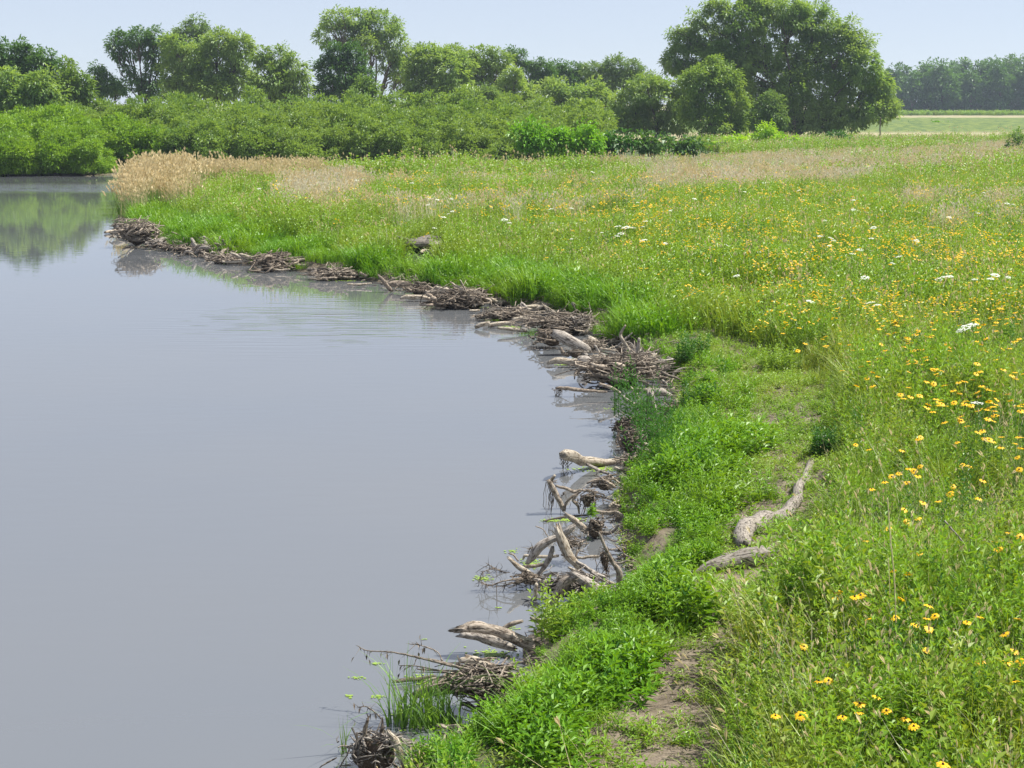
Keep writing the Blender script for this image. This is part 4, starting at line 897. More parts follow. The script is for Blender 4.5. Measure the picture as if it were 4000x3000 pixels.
for pts, r, lab in (([(1080, 622), (900, 582), (700, 532), (560, 506), (400, 495), (330, 462)], (9, 9, 7, 5, 4, 2.5), 'longest bare branch reaching left over the water from the straw topped heap'),
                    ([(1000, 602), (860, 562), (720, 544)], (8, 7, 4), 'second bare branch just above the longest one'),
                    ([(1010, 632), (860, 626), (732, 620)], (7, 7, 5), 'level bare stick below the longest branch'),
                    ([(940, 642), (800, 612), (700, 596), (615, 596)], (5, 4, 3), 'thin level twig with hanging tips'),
                    ([(900, 562), (860, 502), (760, 462), (676, 452)], (4, 4, 2.5), 'arched twig with dead leaves above the longest branch'),
                    ([(1000, 650), (850, 640), (700, 640)], (5, 4, 2), 'lowest thin twig over the rotten brown log'),
                    ([(500, 955), (460, 915), (400, 870), (335, 872)], (6, 5, 3), 'dark twiggy branch end lying on the water left of the green reeds')):
    o, W, rad = log('7', pts, r, 870 if pts[0][1] < 900 else 960, lab, 'drift', 'driftwood_branch', 'branch', dy=.25)
    if len(pts) > 3:
        g = Geo(); n = 16; C0 = smooth_line(W, 40); i = rng.integers(14, 40, n); t = np.linspace(0, 1, 5); dv = rng.normal(size=(n, 3)) * [.5, .5, .5] + [-.3, 0, -.2]
        C = C0[i][:, None] + dv[:, None] * t[None, :, None] * rng.uniform(.03, .10, (n, 1, 1)); tube_arr(g, C, .0028 * (1.1 - t[None]) * rng.uniform(.6, 1.2, (n, 1)), 4)
        k = 7; tip = C[:k, -1]; leaves(g, tip, rng.normal(size=(k, 3)) * [.3, .3, .2] + [0, 0, -1], np.full(k, .05), np.full(k, .018), 0)
        link(g.mesh('side_twigs', [M['driftbrown']], True, o.location), 'side_twigs', o)
log('7', [(568, 702), (640, 696), (740, 684), (850, 664)], [9, 15, 13, 10], 0, 'mossy half sunk log lying level in the duckweed', 'driftbrown', 'driftwood_log', 'log', 'flat', .03)
heap('7', 450, 1170, 290, 260, 1300, 'nearest root stump standing in the water at the bottom edge', 150, 'driftgrey', .009, name='root_stump', cat='stump', core=1.0, sticks=60, wild=.3)
log('7', [(380, 1080), (388, 1010), (402, 955)], [16, 14, 8], 1290, 'brown splinter spike on the left of the nearest root stump', 'driftbrown', 'driftwood_spike', 'splinter', rough=.3, jag=2)
log('7', [(492, 1050), (498, 1000), (502, 955)], [14, 11, 6], 1290, 'reddish splinter spike on the top of the nearest root stump', 'driftbrown', 'driftwood_spike', 'splinter', rough=.3, jag=2)
log('7', [(548, 1035), (590, 1110), (640, 1240)], [14, 24, 24], 1300, 'pale tan slab leaning on the right of the nearest root stump', 'driftpale', 'driftwood_slab', 'slab', rough=.35, jag=1)
log('7', [(85, 1272), (135, 1240), (195, 1208)], [4, 6, 5], 1290, 'bare stick poking up left of the nearest root stump', 'drift', 'driftwood_stick', 'stick')
log('7', [(205, 1140), (240, 1128), (300, 1136)], [4, 5, 4], 1170, 'short pale twig on the water left of the nearest root stump', 'driftpale', 'driftwood_stick', 'stick')
log('7', [(215, 1276), (240, 1230), (270, 1185)], [4, 5, 4], 1290, 'thin stick touching the left side of the nearest root stump', 'drift', 'driftwood_stick', 'stick')
log('7', [(610, 1078), (720, 1096), (850, 1150), (935, 1198)], [4, 5, 5, 4], 0, 'upper thin stick bridging the little dark pool', 'drift', 'driftwood_stick', 'stick', 'flat', .08)
log('7', [(640, 1120), (760, 1152), (905, 1196)], [4, 4, 4], 0, 'lower thin stick bridging the little dark pool', 'drift', 'driftwood_stick', 'stick', 'flat', .06)
# --- middle piles
log('5', [(1180, 915), (1260, 945), (1335, 988)], [9, 12, 10], 1040, 'straight branch leaning right below the big root heap', 'drift', 'driftwood_branch', 'branch')
log('5', [(1405, 938), (1450, 1000), (1492, 1062)], [9, 12, 11], 1080, 'pale pole leaning left of the short thick upright log', 'driftpale', 'driftwood_pole', 'branch')
log('5', [(1548, 990), (1552, 1070), (1590, 1150)], [24, 34, 40], 1170, 'short thick upright log with a forked top', 'driftgrey', rough=.25, jag=1.5)
log('5', [(1348, 1005), (1390, 1048), (1452, 1082)], [10, 17, 15], 1110, 'short grey curved log left of the leaning pale pole', 'driftgrey')
log('5', [(1450, 965), (1560, 975), (1680, 1000)], [14, 22, 16], 1030, 'brown log lying behind the short thick upright log', 'driftbrown', rough=.3)
log('5', [(1580, 985), (1640, 985), (1685, 1000)], [24, 28, 14], 1040, 'cracked grey block beside the forked upright log', 'driftgrey', rough=.35, jag=1.4)
heap('5', 1740, 1105, 130, 130, 1170, 'dark root wad on the grass right of the forked upright log', 60, 'driftbrown', .013)
log('5', [(1605, 1118), (1640, 1092), (1700, 1100)], [8, 11, 8], 1140, 'curved pale root joining the dark root wad', 'driftpale', 'driftwood_branch', 'branch')
log('5', [(870, 948), (960, 956), (1100, 972), (1235, 976)], [9, 14, 11, 7], 1000, 'mossy pole with a hanging weed fringe reaching left over the water', 'driftbrown', 'driftwood_pole', 'log')
heap('5', 900, 962, 80, 34, 1000, 'weed fringe hanging from the mossy pole', 12, 'driftbrown', .006, hang=16, core=.3)
heap('5', 1340, 830, 520, 200, 940, 'largest brown root heap in the middle of the shore', 190, 'drift', .014, sticks=170, name='root_heap', cat='roots', core=.8, deep=.6)
heap('5', 1430, 770, 280, 120, 880, 'grey upper layer of roots on the largest root heap', 90, 'driftgrey', .013, sticks=60, core=.7)
heap('5', 1345, 690, 120, 120, 800, 'small stump knob on top of the largest root heap', 46, 'driftgrey', .012, name='stump', cat='stump', core=.85)
log('5', [(1405, 692), (1362, 622), (1333, 572), (1368, 503)], [12, 13, 11, 6], 800, 'white crooked branch standing highest above the largest root heap', 'driftpale', 'driftwood_branch', 'branch')
log('5', [(1318, 645), (1375, 592), (1416, 554)], [8, 8, 4], 800, 'thin grey prong crossing the white crooked branch', 'driftgrey', 'driftwood_branch', 'branch')
log('5', [(1442, 702), (1460, 650), (1472, 598)], [14, 14, 11], 800, 'short dark upright stub right of the white crooked branch', 'driftgrey', 'driftwood_stub', 'log')
log('5', [(1545, 848), (1600, 818), (1655, 802)], [26, 34, 22], 870, 'grey broken log end at the right of the largest root heap', 'driftgrey', rough=.35, jag=1.6)
log('5', [(1480, 712), (1520, 706), (1562, 708)], [12, 15, 12], 800, 'short log end on the grass behind the largest root heap', 'drift')
log('5', [(812, 768), (870, 752), (950, 758), (1030, 762)], [12, 22, 23, 22], 790, 'tan log floating level left of the square cut block', 'driftpale')
log('5', [(1028, 762), (1070, 758), (1112, 762)], [38, 40, 34], 805, 'dark square cut block at the end of the tan floating log', 'driftgrey', rough=.1, jag=.1)
log('5', [(1108, 738), (1150, 732), (1195, 728)], [16, 19, 16], 790, 'pale log piece right of the square cut block', 'driftpale')
log('5', [(1075, 696), (1092, 730), (1112, 775)], [16, 18, 15], 800, 'upright grey stub in front of the square cut block', 'driftgrey', 'driftwood_stub', 'log')
log('5', [(1035, 825), (1100, 762), (1210, 742)], [5, 7, 5], 860, 'thin bowed stick over the square cut block', 'drift', 'driftwood_stick', 'stick')
log('5', [(1152, 643), (1185, 695), (1285, 752)], [8, 10, 8], 800, 'curved thin grey branch on the left of the largest root heap', 'driftgrey', 'driftwood_branch', 'branch')
log('5', [(1185, 668), (1240, 672), (1300, 680)], [8, 9, 7], 720, 'straight pale stick lying behind the curved thin branch', 'driftpale', 'driftwood_stick', 'stick')
log('5', [(905, 665), (925, 705), (965, 722)], [10, 14, 10], 735, 'small brown twisted root above the tan floating log', 'driftbrown', 'driftwood_branch', 'branch')
heap('5', 1010, 700, 100, 70, 745, 'small dark stump above the tan floating log', 34, 'driftbrown', .012, name='stump', cat='stump', core=.8)
log('5', [(850, 558), (930, 592), (1030, 640), (1095, 682)], [30, 44, 42, 30], 700, 'thick smooth grey log sloping down right in the middle pile', 'driftgrey', rough=.25)
heap('5', 840, 590, 230, 130, 660, 'dark root tangle left of the thick smooth grey log', 80, 'driftbrown', .015, sticks=20)
log('5', [(705, 632), (745, 605), (802, 573)], [11, 15, 12], 645, 'short tan log with its end in the water', 'driftpale')
log('5', [(1108, 588), (1145, 608), (1188, 628)], [16, 22, 16], 640, 'short tan log on the grass edge above the middle pile', 'driftpale')
heap('5', 1130, 640, 180, 60, 680, 'low brown litter between the middle pile and the largest root heap', 60, 'drift', .010, sticks=40, core=.5)
heap('5', 900, 495, 420, 120, 560, 'wide twiggy heap above the thick smooth grey log', 130, 'drift', .014, sticks=110, core=.75, deep=.6)
heap('5', 1035, 485, 120, 130, 560, 'shaggy root clump at the right end of the wide twiggy heap', 60, 'driftgrey', .014)
log('5', [(810, 470), (870, 458), (930, 462)], [20, 30, 20], 500, 'rounded smooth driftwood lump on the wide twiggy heap', 'driftgrey')
for pts, r, lab in (([(288, 508), (335, 495), (392, 486)], (13, 17, 14), 'dark ended log piece farthest left in the floating row'),
                    ([(385, 498), (470, 486), (562, 480)], (15, 17, 14), 'second tan log in the floating row'),
                    ([(560, 462), (610, 455), (655, 450)], (16, 19, 16), 'blunt tan log at the right end of the floating row'),
                    ([(452, 518), (560, 532), (655, 543)], (9, 15, 11), 'slim pale log just below the floating row')):
    log('5', pts, r, max(p[1] for p in pts) + 10, lab, 'driftpale')
log('5', [(770, 345), (815, 395), (862, 442)], [5, 8, 9], 460, 'bare forked stick leaning on the grass above the floating row', 'driftpale', 'driftwood_stick', 'stick')
log('5', [(780, 352), (845, 395), (888, 432)], [4, 6, 6], 460, 'second bare stick beside the forked one', 'driftpale', 'driftwood_stick', 'stick')
log('5', [(625, 338), (645, 365), (672, 402)], [10, 12, 10], 420, 'short grey stub standing at the edge of the grass', 'driftgrey', 'driftwood_stub', 'log')
heap('5', 520, 425, 300, 80, 460, 'long low brush heap above the floating row', 100, 'drift', .016, sticks=70, core=.6, deep=.6)
heap('5', 170, 325, 320, 110, 375, 'dark brush heap with crossed sticks at the bend of the shore', 130, 'driftbrown', .017, sticks=60, core=.7, deep=.6)
heap('5', 325, 262, 80, 85, 330, 'dark stump at the right of the dark brush heap', 30, 'driftbrown', .016, name='stump', cat='stump', core=.9)
log('5', [(108, 188), (220, 262), (345, 352)], [5, 7, 5], 370, 'long thin stick crossing the dark brush heap', 'driftpale', 'driftwood_stick', 'stick')
log('5', [(180, 172), (215, 240), (250, 330)], [4, 6, 5], 370, 'thin upright stick in the dark brush heap', 'driftpale', 'driftwood_stick', 'stick')
log('5', [(-60, 275), (20, 262), (85, 252)], [14, 24, 18], 300, 'pale rounded log left of the dark brush heap', 'drift')
log('5', [(248, 396), (282, 392), (318, 392)], [7, 10, 8], 402, 'tiny pale log end floating below the dark brush heap', 'driftpale')
# --- far shore of the bay
heap('4', 205, 600, 190, 130, 685, 'high brown debris mound at the tip of the bend', 130, 'drift', .022, sticks=60, name='debris_heap', cat='debris heap', core=.85)
heap('4', 300, 665, 90, 60, 695, 'grey root knot right of the debris mound', 40, 'driftgrey', .020)
heap('4', 370, 685, 80, 45, 705, 'low brown root clump between the grey knot and the leaning post', 30, 'driftbrown', .020)
heap('4', 455, 695, 110, 48, 718, 'low dark root clump at the foot of the leaning post', 36, 'driftbrown', .020)
log('4', [(512, 640), (530, 675), (562, 712)], [9, 13, 12], 720, 'pale leaning post at the far shore', 'driftgrey', 'driftwood_pole', 'log')
heap('4', 740, 755, 190, 52, 778, 'low twig pile right of the leaning post', 60, 'drift', .020, sticks=40, core=.6)
for pts, r, lab in (([(735, 718), (780, 738), (830, 758)], (6, 9, 7), 'white branch lying across the low twig pile'),
                    ([(790, 728), (840, 738), (882, 745)], (6, 8, 6), 'pale branch beside the white branch on the low twig pile'),
                    ([(800, 778), (815, 762), (832, 748)], (6, 7, 5), 'short pale prop at the front of the low twig pile'),
                    ([(690, 770), (760, 772), (850, 762)], (5, 7, 5), 'level grey stick at the waterline of the low twig pile')):
    log('4', pts, r, 785, lab, 'driftpale', 'driftwood_branch', 'branch')
heap('4', 990, 775, 210, 100, 815, 'rounded brown root heap on the far shore', 90, 'driftbrown', .022, sticks=40, core=.8)
log('4', [(1108, 788), (1170, 795), (1235, 808)], [8, 11, 8], 815, 'white log lying level right of the rounded root heap', 'driftpale')
heap('4', 1350, 845, 230, 62, 872, 'long low root heap right of the white level log', 90, 'drift', .020, sticks=50, core=.7, deep=.6)
log('4', [(985, 815), (1030, 818), (1080, 812)], [4, 6, 4], 828, 'small pale stick at the waterline under the rounded root heap', 'driftpale', 'driftwood_stick', 'stick')
log('4', [(1410, 900), (1480, 902), (1550, 896)], [4, 7, 4], 910, 'flat tan stick on the water beyond the long low root heap', 'driftpale', 'driftwood_stick', 'stick')
log('4', [(1592, 855), (1625, 890), (1662, 935)], [7, 12, 12], 940, 'dark split stub leaning at the start of the next pile', 'driftbrown', 'driftwood_stub', 'log', jag=1.5)
log('4', [(1650, 905), (1700, 900), (1770, 902)], [14, 20, 15], 930, 'short brown log behind the dark split stub', 'driftbrown')
log('4', [(1718, 978), (1790, 972), (1900, 985)], [8, 15, 10], 992, 'smooth white log floating in front of the brown log', 'driftpale')
heap('4', 1830, 925, 150, 70, 960, 'reddish root clump behind the white floating log', 50, 'driftbrown', .018)
log('4', [(1900, 950), (1945, 942), (1990, 945)], [12, 16, 12], 970, 'short pale log right of the reddish root clump', 'driftpale')
heap('4', 2060, 975, 220, 100, 1030, 'grey pile of forked roots closing the far shore row', 90, 'drift', .018, sticks=60, core=.7)
log('4', [(40, 635), (58, 622), (66, 632)], [3, 6, 4], 640, 'small dark snag poking out of the water left of the bend', 'driftbrown', 'water_snag', 'snag')
# --- stump out in the meadow
def gheap(px, py, w_, h_, label, n, mat, r, name, cat, core):
    q = G(px * S2, py * S2); k = S2 / FPX * q[1]; sz = np.array([w_ * k / 2, w_ * k / 2 * .8, h_ * k / 2]); ctr = q + [0, 0, sz[2] * 1.0]
    e = empty(name, q, label, cat); link(lump('core', ctr - [0, 0, sz[2] * .3], sz * core, mat, q), 'core', e)
    g = Geo(); tangle(g, ctr, sz, n, r, wild=.3); link(g.mesh('root_tangle', [M[mat]], True, q), 'root_tangle', e)
gheap(914, 541, 84, 32, 'dark weathered stump sitting in the meadow', 34, 'driftdull', .05, 'meadow_stump', 'stump', 1.05)
log('F', [(955, 549), (972, 546), (992, 550)], [2, 4, 2.5], 0, 'short grey log right of the meadow stump', 'driftgrey', 'fallen_log', 'log', 'flat')
log('F', [(908, 546), (922, 542), (934, 547)], [3, 4.5, 3], 0, 'small pale log at the foot of the meadow stump', 'driftpale', 'fallen_log', 'log', 'flat')
# --- fine litter all along the shore
g = Geo(); ns = 4300; segs = np.array(near); j = rng.integers(0, len(segs) - 1, ns * 2)
ln = np.linalg.norm(segs[j + 1] - segs[j], axis=1); pr = ln / ln.max(); keep = (rng.random(len(j)) < np.clip(pr * 1.2, .15, 1)) & (vn(j * .7, j * 0., 77) + .3 * rng.random(len(j)) > .42); j = j[keep][:ns]; f = rng.random((len(j), 1))
p = segs[j] * (1 - f) + segs[j + 1] * f; ofs = rng.normal(.05, .22, (len(j), 2)); p = p + ofs * np.clip(p[:, 1:2] / 22, .6, 2.2) * .6
zz = np.maximum(gz(p[:, 0], p[:, 1]), 0) + rng.random(len(j)) * .09 * np.clip(p[:, 1] / 18, .6, 2); n = len(j)
a = rng.random(n) * 6.283; K = 5; t = np.linspace(-1, 1, K); L = rng.uniform(.04, .20, n) * np.clip(p[:, 1] / 22, .7, 2.2)
dv = np.stack([np.cos(a), np.sin(a), rng.normal(0, .25, n)], 1)
C = np.concatenate([p, zz[:, None]], 1)[:, None] + dv[:, None] * t[None, :, None] * L[:, None, None] * .7 + np.cumsum(rng.normal(0, .02, (n, K, 3)), 1) * L[:, None, None] * 2
C[..., 2] = np.maximum(C[..., 2], .0)
tube_arr(g, C, (rng.uniform(.003, .011, (n, 1)) * np.clip(p[:, 1:2] / 22, .8, 2.6) * np.array([[.6, 1, .95, .85, .4]])), 5)
tag(link(g.mesh('twig_litter', [M['drift']], True), 'twig_litter'), 'fine broken twigs and roots washed up along the shore', 'twigs', kind='stuff')

# --- loose sticks lying among the piles
SM = []
for k in range(6):
    L = 1.0; q = np.array([[0, 0, 0], [.3, rng.normal(0, .05), rng.normal(.04, .04)], [.65, rng.normal(0, .07), rng.normal(.05, .05)], [1, rng.normal(0, .1), rng.normal(.03, .06)]]) - [.5, 0, 0]
    SM.append([log_mesh(q, [.05, .06, .05, .03], m_, (0, 0, 0), .25, 10, name='driftwood_stick') for m_ in ('drift', 'driftpale', 'driftgrey')])
for k in range(130):
    j = rng.integers(1, len(segs) - 2); f = rng.random(); p = segs[j] * (1 - f) + segs[j + 1] * f; Y = p[1]; p = p + rng.normal(0, .10, 2) * max(1, Y / 18)
    o = link(SM[k % 6][k % 3], 'driftwood_stick', None, (p[0], p[1], max(.03, float(gz(np.array([p[0]]), np.array([p[1]]))[0])) + .03 * Y / 20 + rng.random() * .04 * Y / 20)); s = rng.uniform(.16, .42) * max(.8, Y / 17)
    o.scale = (s, s, s); o.rotation_euler = (rng.random() * 6, rng.normal(0, .3), rng.normal(.2, .9)); tag(o, 'short weathered stick lying loose among the shore debris', 'stick', 'loose sticks along the shore')

# ------------------------------------------------------------------ duckweed
g = Geo()
for c, x, y, rx, ry, n in (('6', 1400, 400, 200, 26, 900), ('6', 1000, 848, 90, 12, 260), ('6', 830, 1225, 110, 40, 420), ('6', 670, 1110, 60, 16, 60), ('6', 400, 1345, 80, 28, 120),
                           ('6', 1180, 840, 160, 26, 380), ('7', 770, 690, 110, 34, 420), ('7', 280, 795, 36, 8, 50), ('7', 480, 800, 60, 8, 50), ('7', 850, 960, 200, 60, 700), ('7', 1240, 520, 150, 40, 450),
                           ('7', 330, 676, 50, 8, 36), ('7', 460, 582, 60, 7, 40), ('7', 1180, 20, 60, 14, 70), ('7', 1330, 360, 80, 25, 160), ('5', 1450, 945, 190, 14, 500), ('5', 540, 510, 90, 10, 200), ('5', 350, 372, 90, 6, 160),
                           ('5', 940, 785, 100, 5, 120), ('4', 1400, 880, 140, 6, 120), ('7', 640, 900, 60, 60, 120), ('7', 840, 1130, 110, 40, 90), ('5', 1180, 970, 60, 8, 80), ('5', 1280, 1100, 80, 20, 50), ('7', 780, 420, 16, 5, 10), ('7', 1270, 210, 40, 4, 16)):
    n = int(n * .55); a = rng.random(n) * 6.283; rr = np.abs(rng.normal(0, .55, n)) + .12 * np.sin(a * 3 + x)
    for q in range(n):
        px, py = cr(c, x + rx * rr[q] * math.cos(a[q]), y + ry * rr[q] * math.sin(a[q])); w0 = P(px, py, .004)
        s = random.uniform(.005, .015) * max(1, w0[1] / 18); k = 6; b = random.random() * 6
        an = b + np.arange(k) / k * 6.283; V = np.stack([w0[0] + s * np.cos(an), w0[1] + s * np.sin(an), np.full(k, .004 + .003 * random.random())], 1)
        g.V.append(V); g.F.append(np.array([[0, 1, 2, 3], [0, 3, 4, 5]]) + g.n); g.M.append(np.zeros(2)); g.n += k; g.r.append(np.full(k, .5)); g.uv.append(np.zeros((k, 2)))
tag(link(g.mesh('duckweed', [M['duck']]), 'duckweed'), 'lime green duckweed floating between the driftwood', 'duckweed', kind='stuff')

# ------------------------------------------------------------------ single plants
def plant(label, p, kind, h, name='weed_plant', cat='plant', group=None, n=14, spread=.1, mat='dark'):
    g = Geo(); g2 = Geo()
    if kind == 'reeds':
        r = spread * np.sqrt(rng.random(n)); a = rng.random(n) * 6.28; b = np.stack([r * np.cos(a), r * np.sin(a), np.full(n, -.03)], 1)
        blades(g, b, h * rng.uniform(.5, 1.1, n), np.full(n, .013), rng.random(n) * 6.28, np.abs(rng.normal(.5, .3, n)), 0, 5)
        k6 = min(6, n); blades(g2, b[:k6], h * rng.uniform(.6, 1.0, k6), np.full(k6, .006), rng.random(k6) * 6.28, np.full(k6, .1), 0, 3)
    elif kind == 'sapling':
        add_herb(g, n, h, spread, 18, .12, .020, 0, 0, up=.7)
        K = 5; t = np.linspace(0, 1, K); a = rng.random(5) * 6.28
        C = np.stack([np.cos(a)[:, None] * spread * .5 + 0 * t[None], np.sin(a)[:, None] * spread * .5 + 0 * t[None], h * .9 * t[None] * np.ones((5, 1))], -1); tube_arr(g2, C, .005 * (1.1 - t[None]) * np.ones((5, 1)), 5)
    else:
        add_herb(g, n, h, spread, 20, .09, .022, 0, 0)
        K = 4; t = np.linspace(0, 1, K); a = rng.random(5) * 6.28
        C = np.stack([np.cos(a)[:, None] * spread * .5 + 0 * t[None], np.sin(a)[:, None] * spread * .5 + 0 * t[None], h * .8 * t[None] * np.ones((5, 1))], -1); tube_arr(g2, C, .004 * (1.1 - t[None]) * np.ones((5, 1)), 5)
    e = empty(name, p, label, cat, group)
    link(g.mesh('leaves', [M[mat]]), 'leaves', e); link(g2.mesh('stems', [M['reed']], True), 'stems', e)
def wp(c, x, y, z=0.0): return P(*cr(c, x, y), z)
for x, y, h, lab in ((620, 985, .62, 'leftmost clump of green reeds standing in the water'), (700, 1000, .66, 'second clump of green reeds from the left'), (790, 1000, .58, 'third clump of green reeds from the left'), (890, 985, .5, 'green reeds leaning in front of the straw topped heap'), (955, 1000, .4, 'rightmost short clump of green reeds beside the dark pool')):
    plant(lab, wp('7', x, y), 'reeds', h, 'reed_clump', 'reeds', 'green reeds in the water near the bottom', 34, .12, 'reed')
plant('two leaved thin reed standing alone in the water at the bottom left', wp('7', 245, 1180), 'reeds', .42, 'reed_clump', 'reeds', None, 5, .02, 'reed')
for x, y, h, sp, lab in ((1360, 1150, .85, .22, 'tall narrow leaved sapling clump on the shore below the forked upright log'), (1440, 1240, .8, .2, 'narrow leaved sapling clump just below the tall one'), (1600, 1270, .7, .2, 'dusky sapling clump beside the twiggy tangle'),
                         (1510, 1360, .75, .2, 'narrow leaved sapling clump midway along the weedy shore'), (1560, 1560, .85, .24, 'dark sapling clump behind the thick pale log'), (1640, 1640, .8, .24, 'dark sapling clump above the lush grass'), (1690, 1440, .7, .2, 'feathery dusky sapling at the grass edge')):
    plant(lab, wp('5', x, y, .1), 'sapling', h, 'willow_sapling', 'sapling', 'saplings on the weedy shore', 16, sp * 1.35, 'dark')
for x, y, w_, h_, lab in ((1400, 1330, 150, 190, 'brown root wall under the sapling clumps'), (1570, 1330, 190, 120, 'twiggy tangle among the saplings'), (1560, 1430, 150, 90, 'round nest of grey twigs among the saplings'), (1440, 1200, 170, 90, 'dark roots below the short grey curved log'), (1350, 1230, 120, 100, 'outermost brown root knot before the tall sapling clump'), (1400, 1480, 160, 90, 'grey root litter just above the thick pale log'), (1480, 1560, 180, 90, 'brown roots where the thick pale log meets the bank'), (1520, 1100, 150, 90, 'low root knot at the foot of the forked upright log')):
    heap('5', x, y, w_, h_, y + h_ * .6, lab, 80, 'driftbrown' if 'brown' in lab or 'dark' in lab else 'drift', .010, sticks=30, core=.7)
for x, y, h, lab in ((1500, 880, .35, 'green weed clump beside the dark pool'), (1600, 420, .5, 'dark leafy weed above the cracked grey log'), (1910, 215, .24, 'leafy weed growing at the foot of the biggest driftwood pile'), (1790, 262, .22, 'grassy weed in front of the biggest driftwood pile')):
    plant(lab, wp('7', x, y, .15), 'herb', h, 'weed_plant', 'plant', None, 14, .13, 'herb')
plant('small bright broad leaved sprout on the brown root ball', wp('6', 1350, 800, .12), 'herb', .14, 'sprout', 'sprout', None, 3, .03, 'bank')
for x, y, h, sp, lab in ((1790, 985, .36, .2, 'dark bushy grass tuft right of the bare path'), (1640, 725, .5, .4, 'dark leafy bush at the top of the path'), (1100, 545, .7, .6, 'dark feathery bush behind the bright bank'), (1680, 800, .45, .35, 'small leafy bush on the right rim of the path'),
                         (1300, 560, .7, .5, 'dark green weedy bush on the slope above the bank'), (1510, 880, .36, .3, 'dark low clump on the bank left of the path'), (1490, 790, .5, .3, 'slim dark weed above the dark low clump'), (2090, 600, .8, .5, 'tall green weedy bush among the far yellow flowers')):
    q = G(x * S2, y * S2); plant(lab, q, 'herb', h, 'bushy_weed', 'plant', None, 52, sp, 'dark' if 'dark' in lab else 'herb')
# dry stalks
def stalk(pts, base_y, r, label, mat='stalk', name='dry_stalk'):
    q = G(pts[-1][0], base_y); W = [PD(a, b, q[1]) for a, b in pts]; W[-1][2] = q[2]
    o = link(log_mesh(W, np.array([r] * len(W)), mat, W[-1], .05, 6, name=name), name, None, W[-1]); tag(o, label, 'dry stalk'); return o
stalk([(3467, 1945), (3478, 2100), (3495, 2300), (3515, 2640)], 2760, .004, 'tallest straw coloured stalk among the right hand flowers')
stalk([(3370, 2650), (3390, 2720), (3420, 2840)], 2900, .003, 'short pale bent stalk in the lower right meadow')
stalk([(3470, 2180), (3475, 2330), (3480, 2560)], 2700, .003, 'second straw stalk just left of the tallest one')
stalk([(3690, 2035), (3770, 2130), (3800, 2200), (3820, 2270)], 2420, .007, 'dead grey forked branch in the right hand meadow', 'driftgrey', 'dead_branch')
stalk([(3440, 460), (3438, 500), (3436, 580)], 600, .05, 'thin dead sapling standing right of the big willow', 'bark', 'dead_sapling')

# ------------------------------------------------------------------ flowers
def flower_meshes(q=1.0):
    h = 1.0
    gs = Geo(); t = np.linspace(0, 1, 5); C = np.stack([.02 * np.sin(t * 3), .015 * t, t * h], -1)[None]; tube_arr(gs, C - [[[C[0, -1, 0], C[0, -1, 1], h]]], .0022 * q * np.ones((1, 5)), 4)
    gp = Geo(); n = 12; a = np.arange(n) / n * 6.283 + rng.normal(0, .08, n); d = np.stack([np.cos(a), np.sin(a), np.full(n, -.12)], 1)
    for k in range(n):                                  # rounded, drooping petals
        s = np.array([-math.sin(a[k]), math.cos(a[k]), 0]); dr = np.array([math.cos(a[k]), math.sin(a[k]), 0]); L = .036 * random.uniform(.85, 1.1) * q; wv = .009 * q; dp = random.uniform(.1, .5)
        V = np.array([dr * .008 - s * wv * .5, dr * .008 + s * wv * .5, dr * L * .55 - s * wv + [0, 0, -L * .08 * dp], dr * L * .55 + s * wv + [0, 0, -L * .08 * dp], dr * L - s * wv * .35 + [0, 0, -L * .6 * dp], dr * L + s * wv * .35 + [0, 0, -L * .6 * dp]])
        gp.add(V, np.array([[0, 1, 3, 2], [2, 3, 5, 4]]))
    gc = Geo(); seg = 8
    for i, (rr, zz) in enumerate(((.006, -.002), (.0065, .003), (.0045, .008), (.001, .010))):
        an = np.arange(seg) / seg * 6.283; V = np.stack([rr * q * np.cos(an), rr * q * np.sin(an), np.full(seg, zz * q)], 1)
        if i == 0: VV = [V]
        else: VV.append(V)
    r, c = np.divmod(np.arange(3 * seg), seg); b = r * seg + c; nx = r * seg + (c + 1) % seg
    gc.add(np.concatenate(VV), np.stack([b, nx, nx + seg, b + seg], 1))
    return gs, gp, gc
FM = []
for k in range(5):
    gs, gp, gc = flower_meshes(1.0); FM.append((gs.mesh('stem', [M['reed']]), gp.mesh('petals', [M['yellow']]), gc.mesh('cone', [M['cone']], True)))
def flower(p, s, label, group, tiltx=None):
    e = empty('yellow_coneflower', p, label, 'flower', group); m = FM[rng.integers(0, 5)]
    e.rotation_euler = (rng.normal(.12, .28) if tiltx is None else tiltx, rng.normal(0, .25), 0); e.rotation_euler.z = 0; e.scale = (s, s, s)
    gh = float(gz(np.array([p[0]]), np.array([p[1]]))[0]); st = link(m[0], 'stem', e)
    st.rotation_euler = (-e.rotation_euler.x, -e.rotation_euler.y, 0); st.scale = (1, 1, max(.1, (p[2] - gh) / s))
    link(m[1], 'petals', e); link(m[2], 'cone', e)
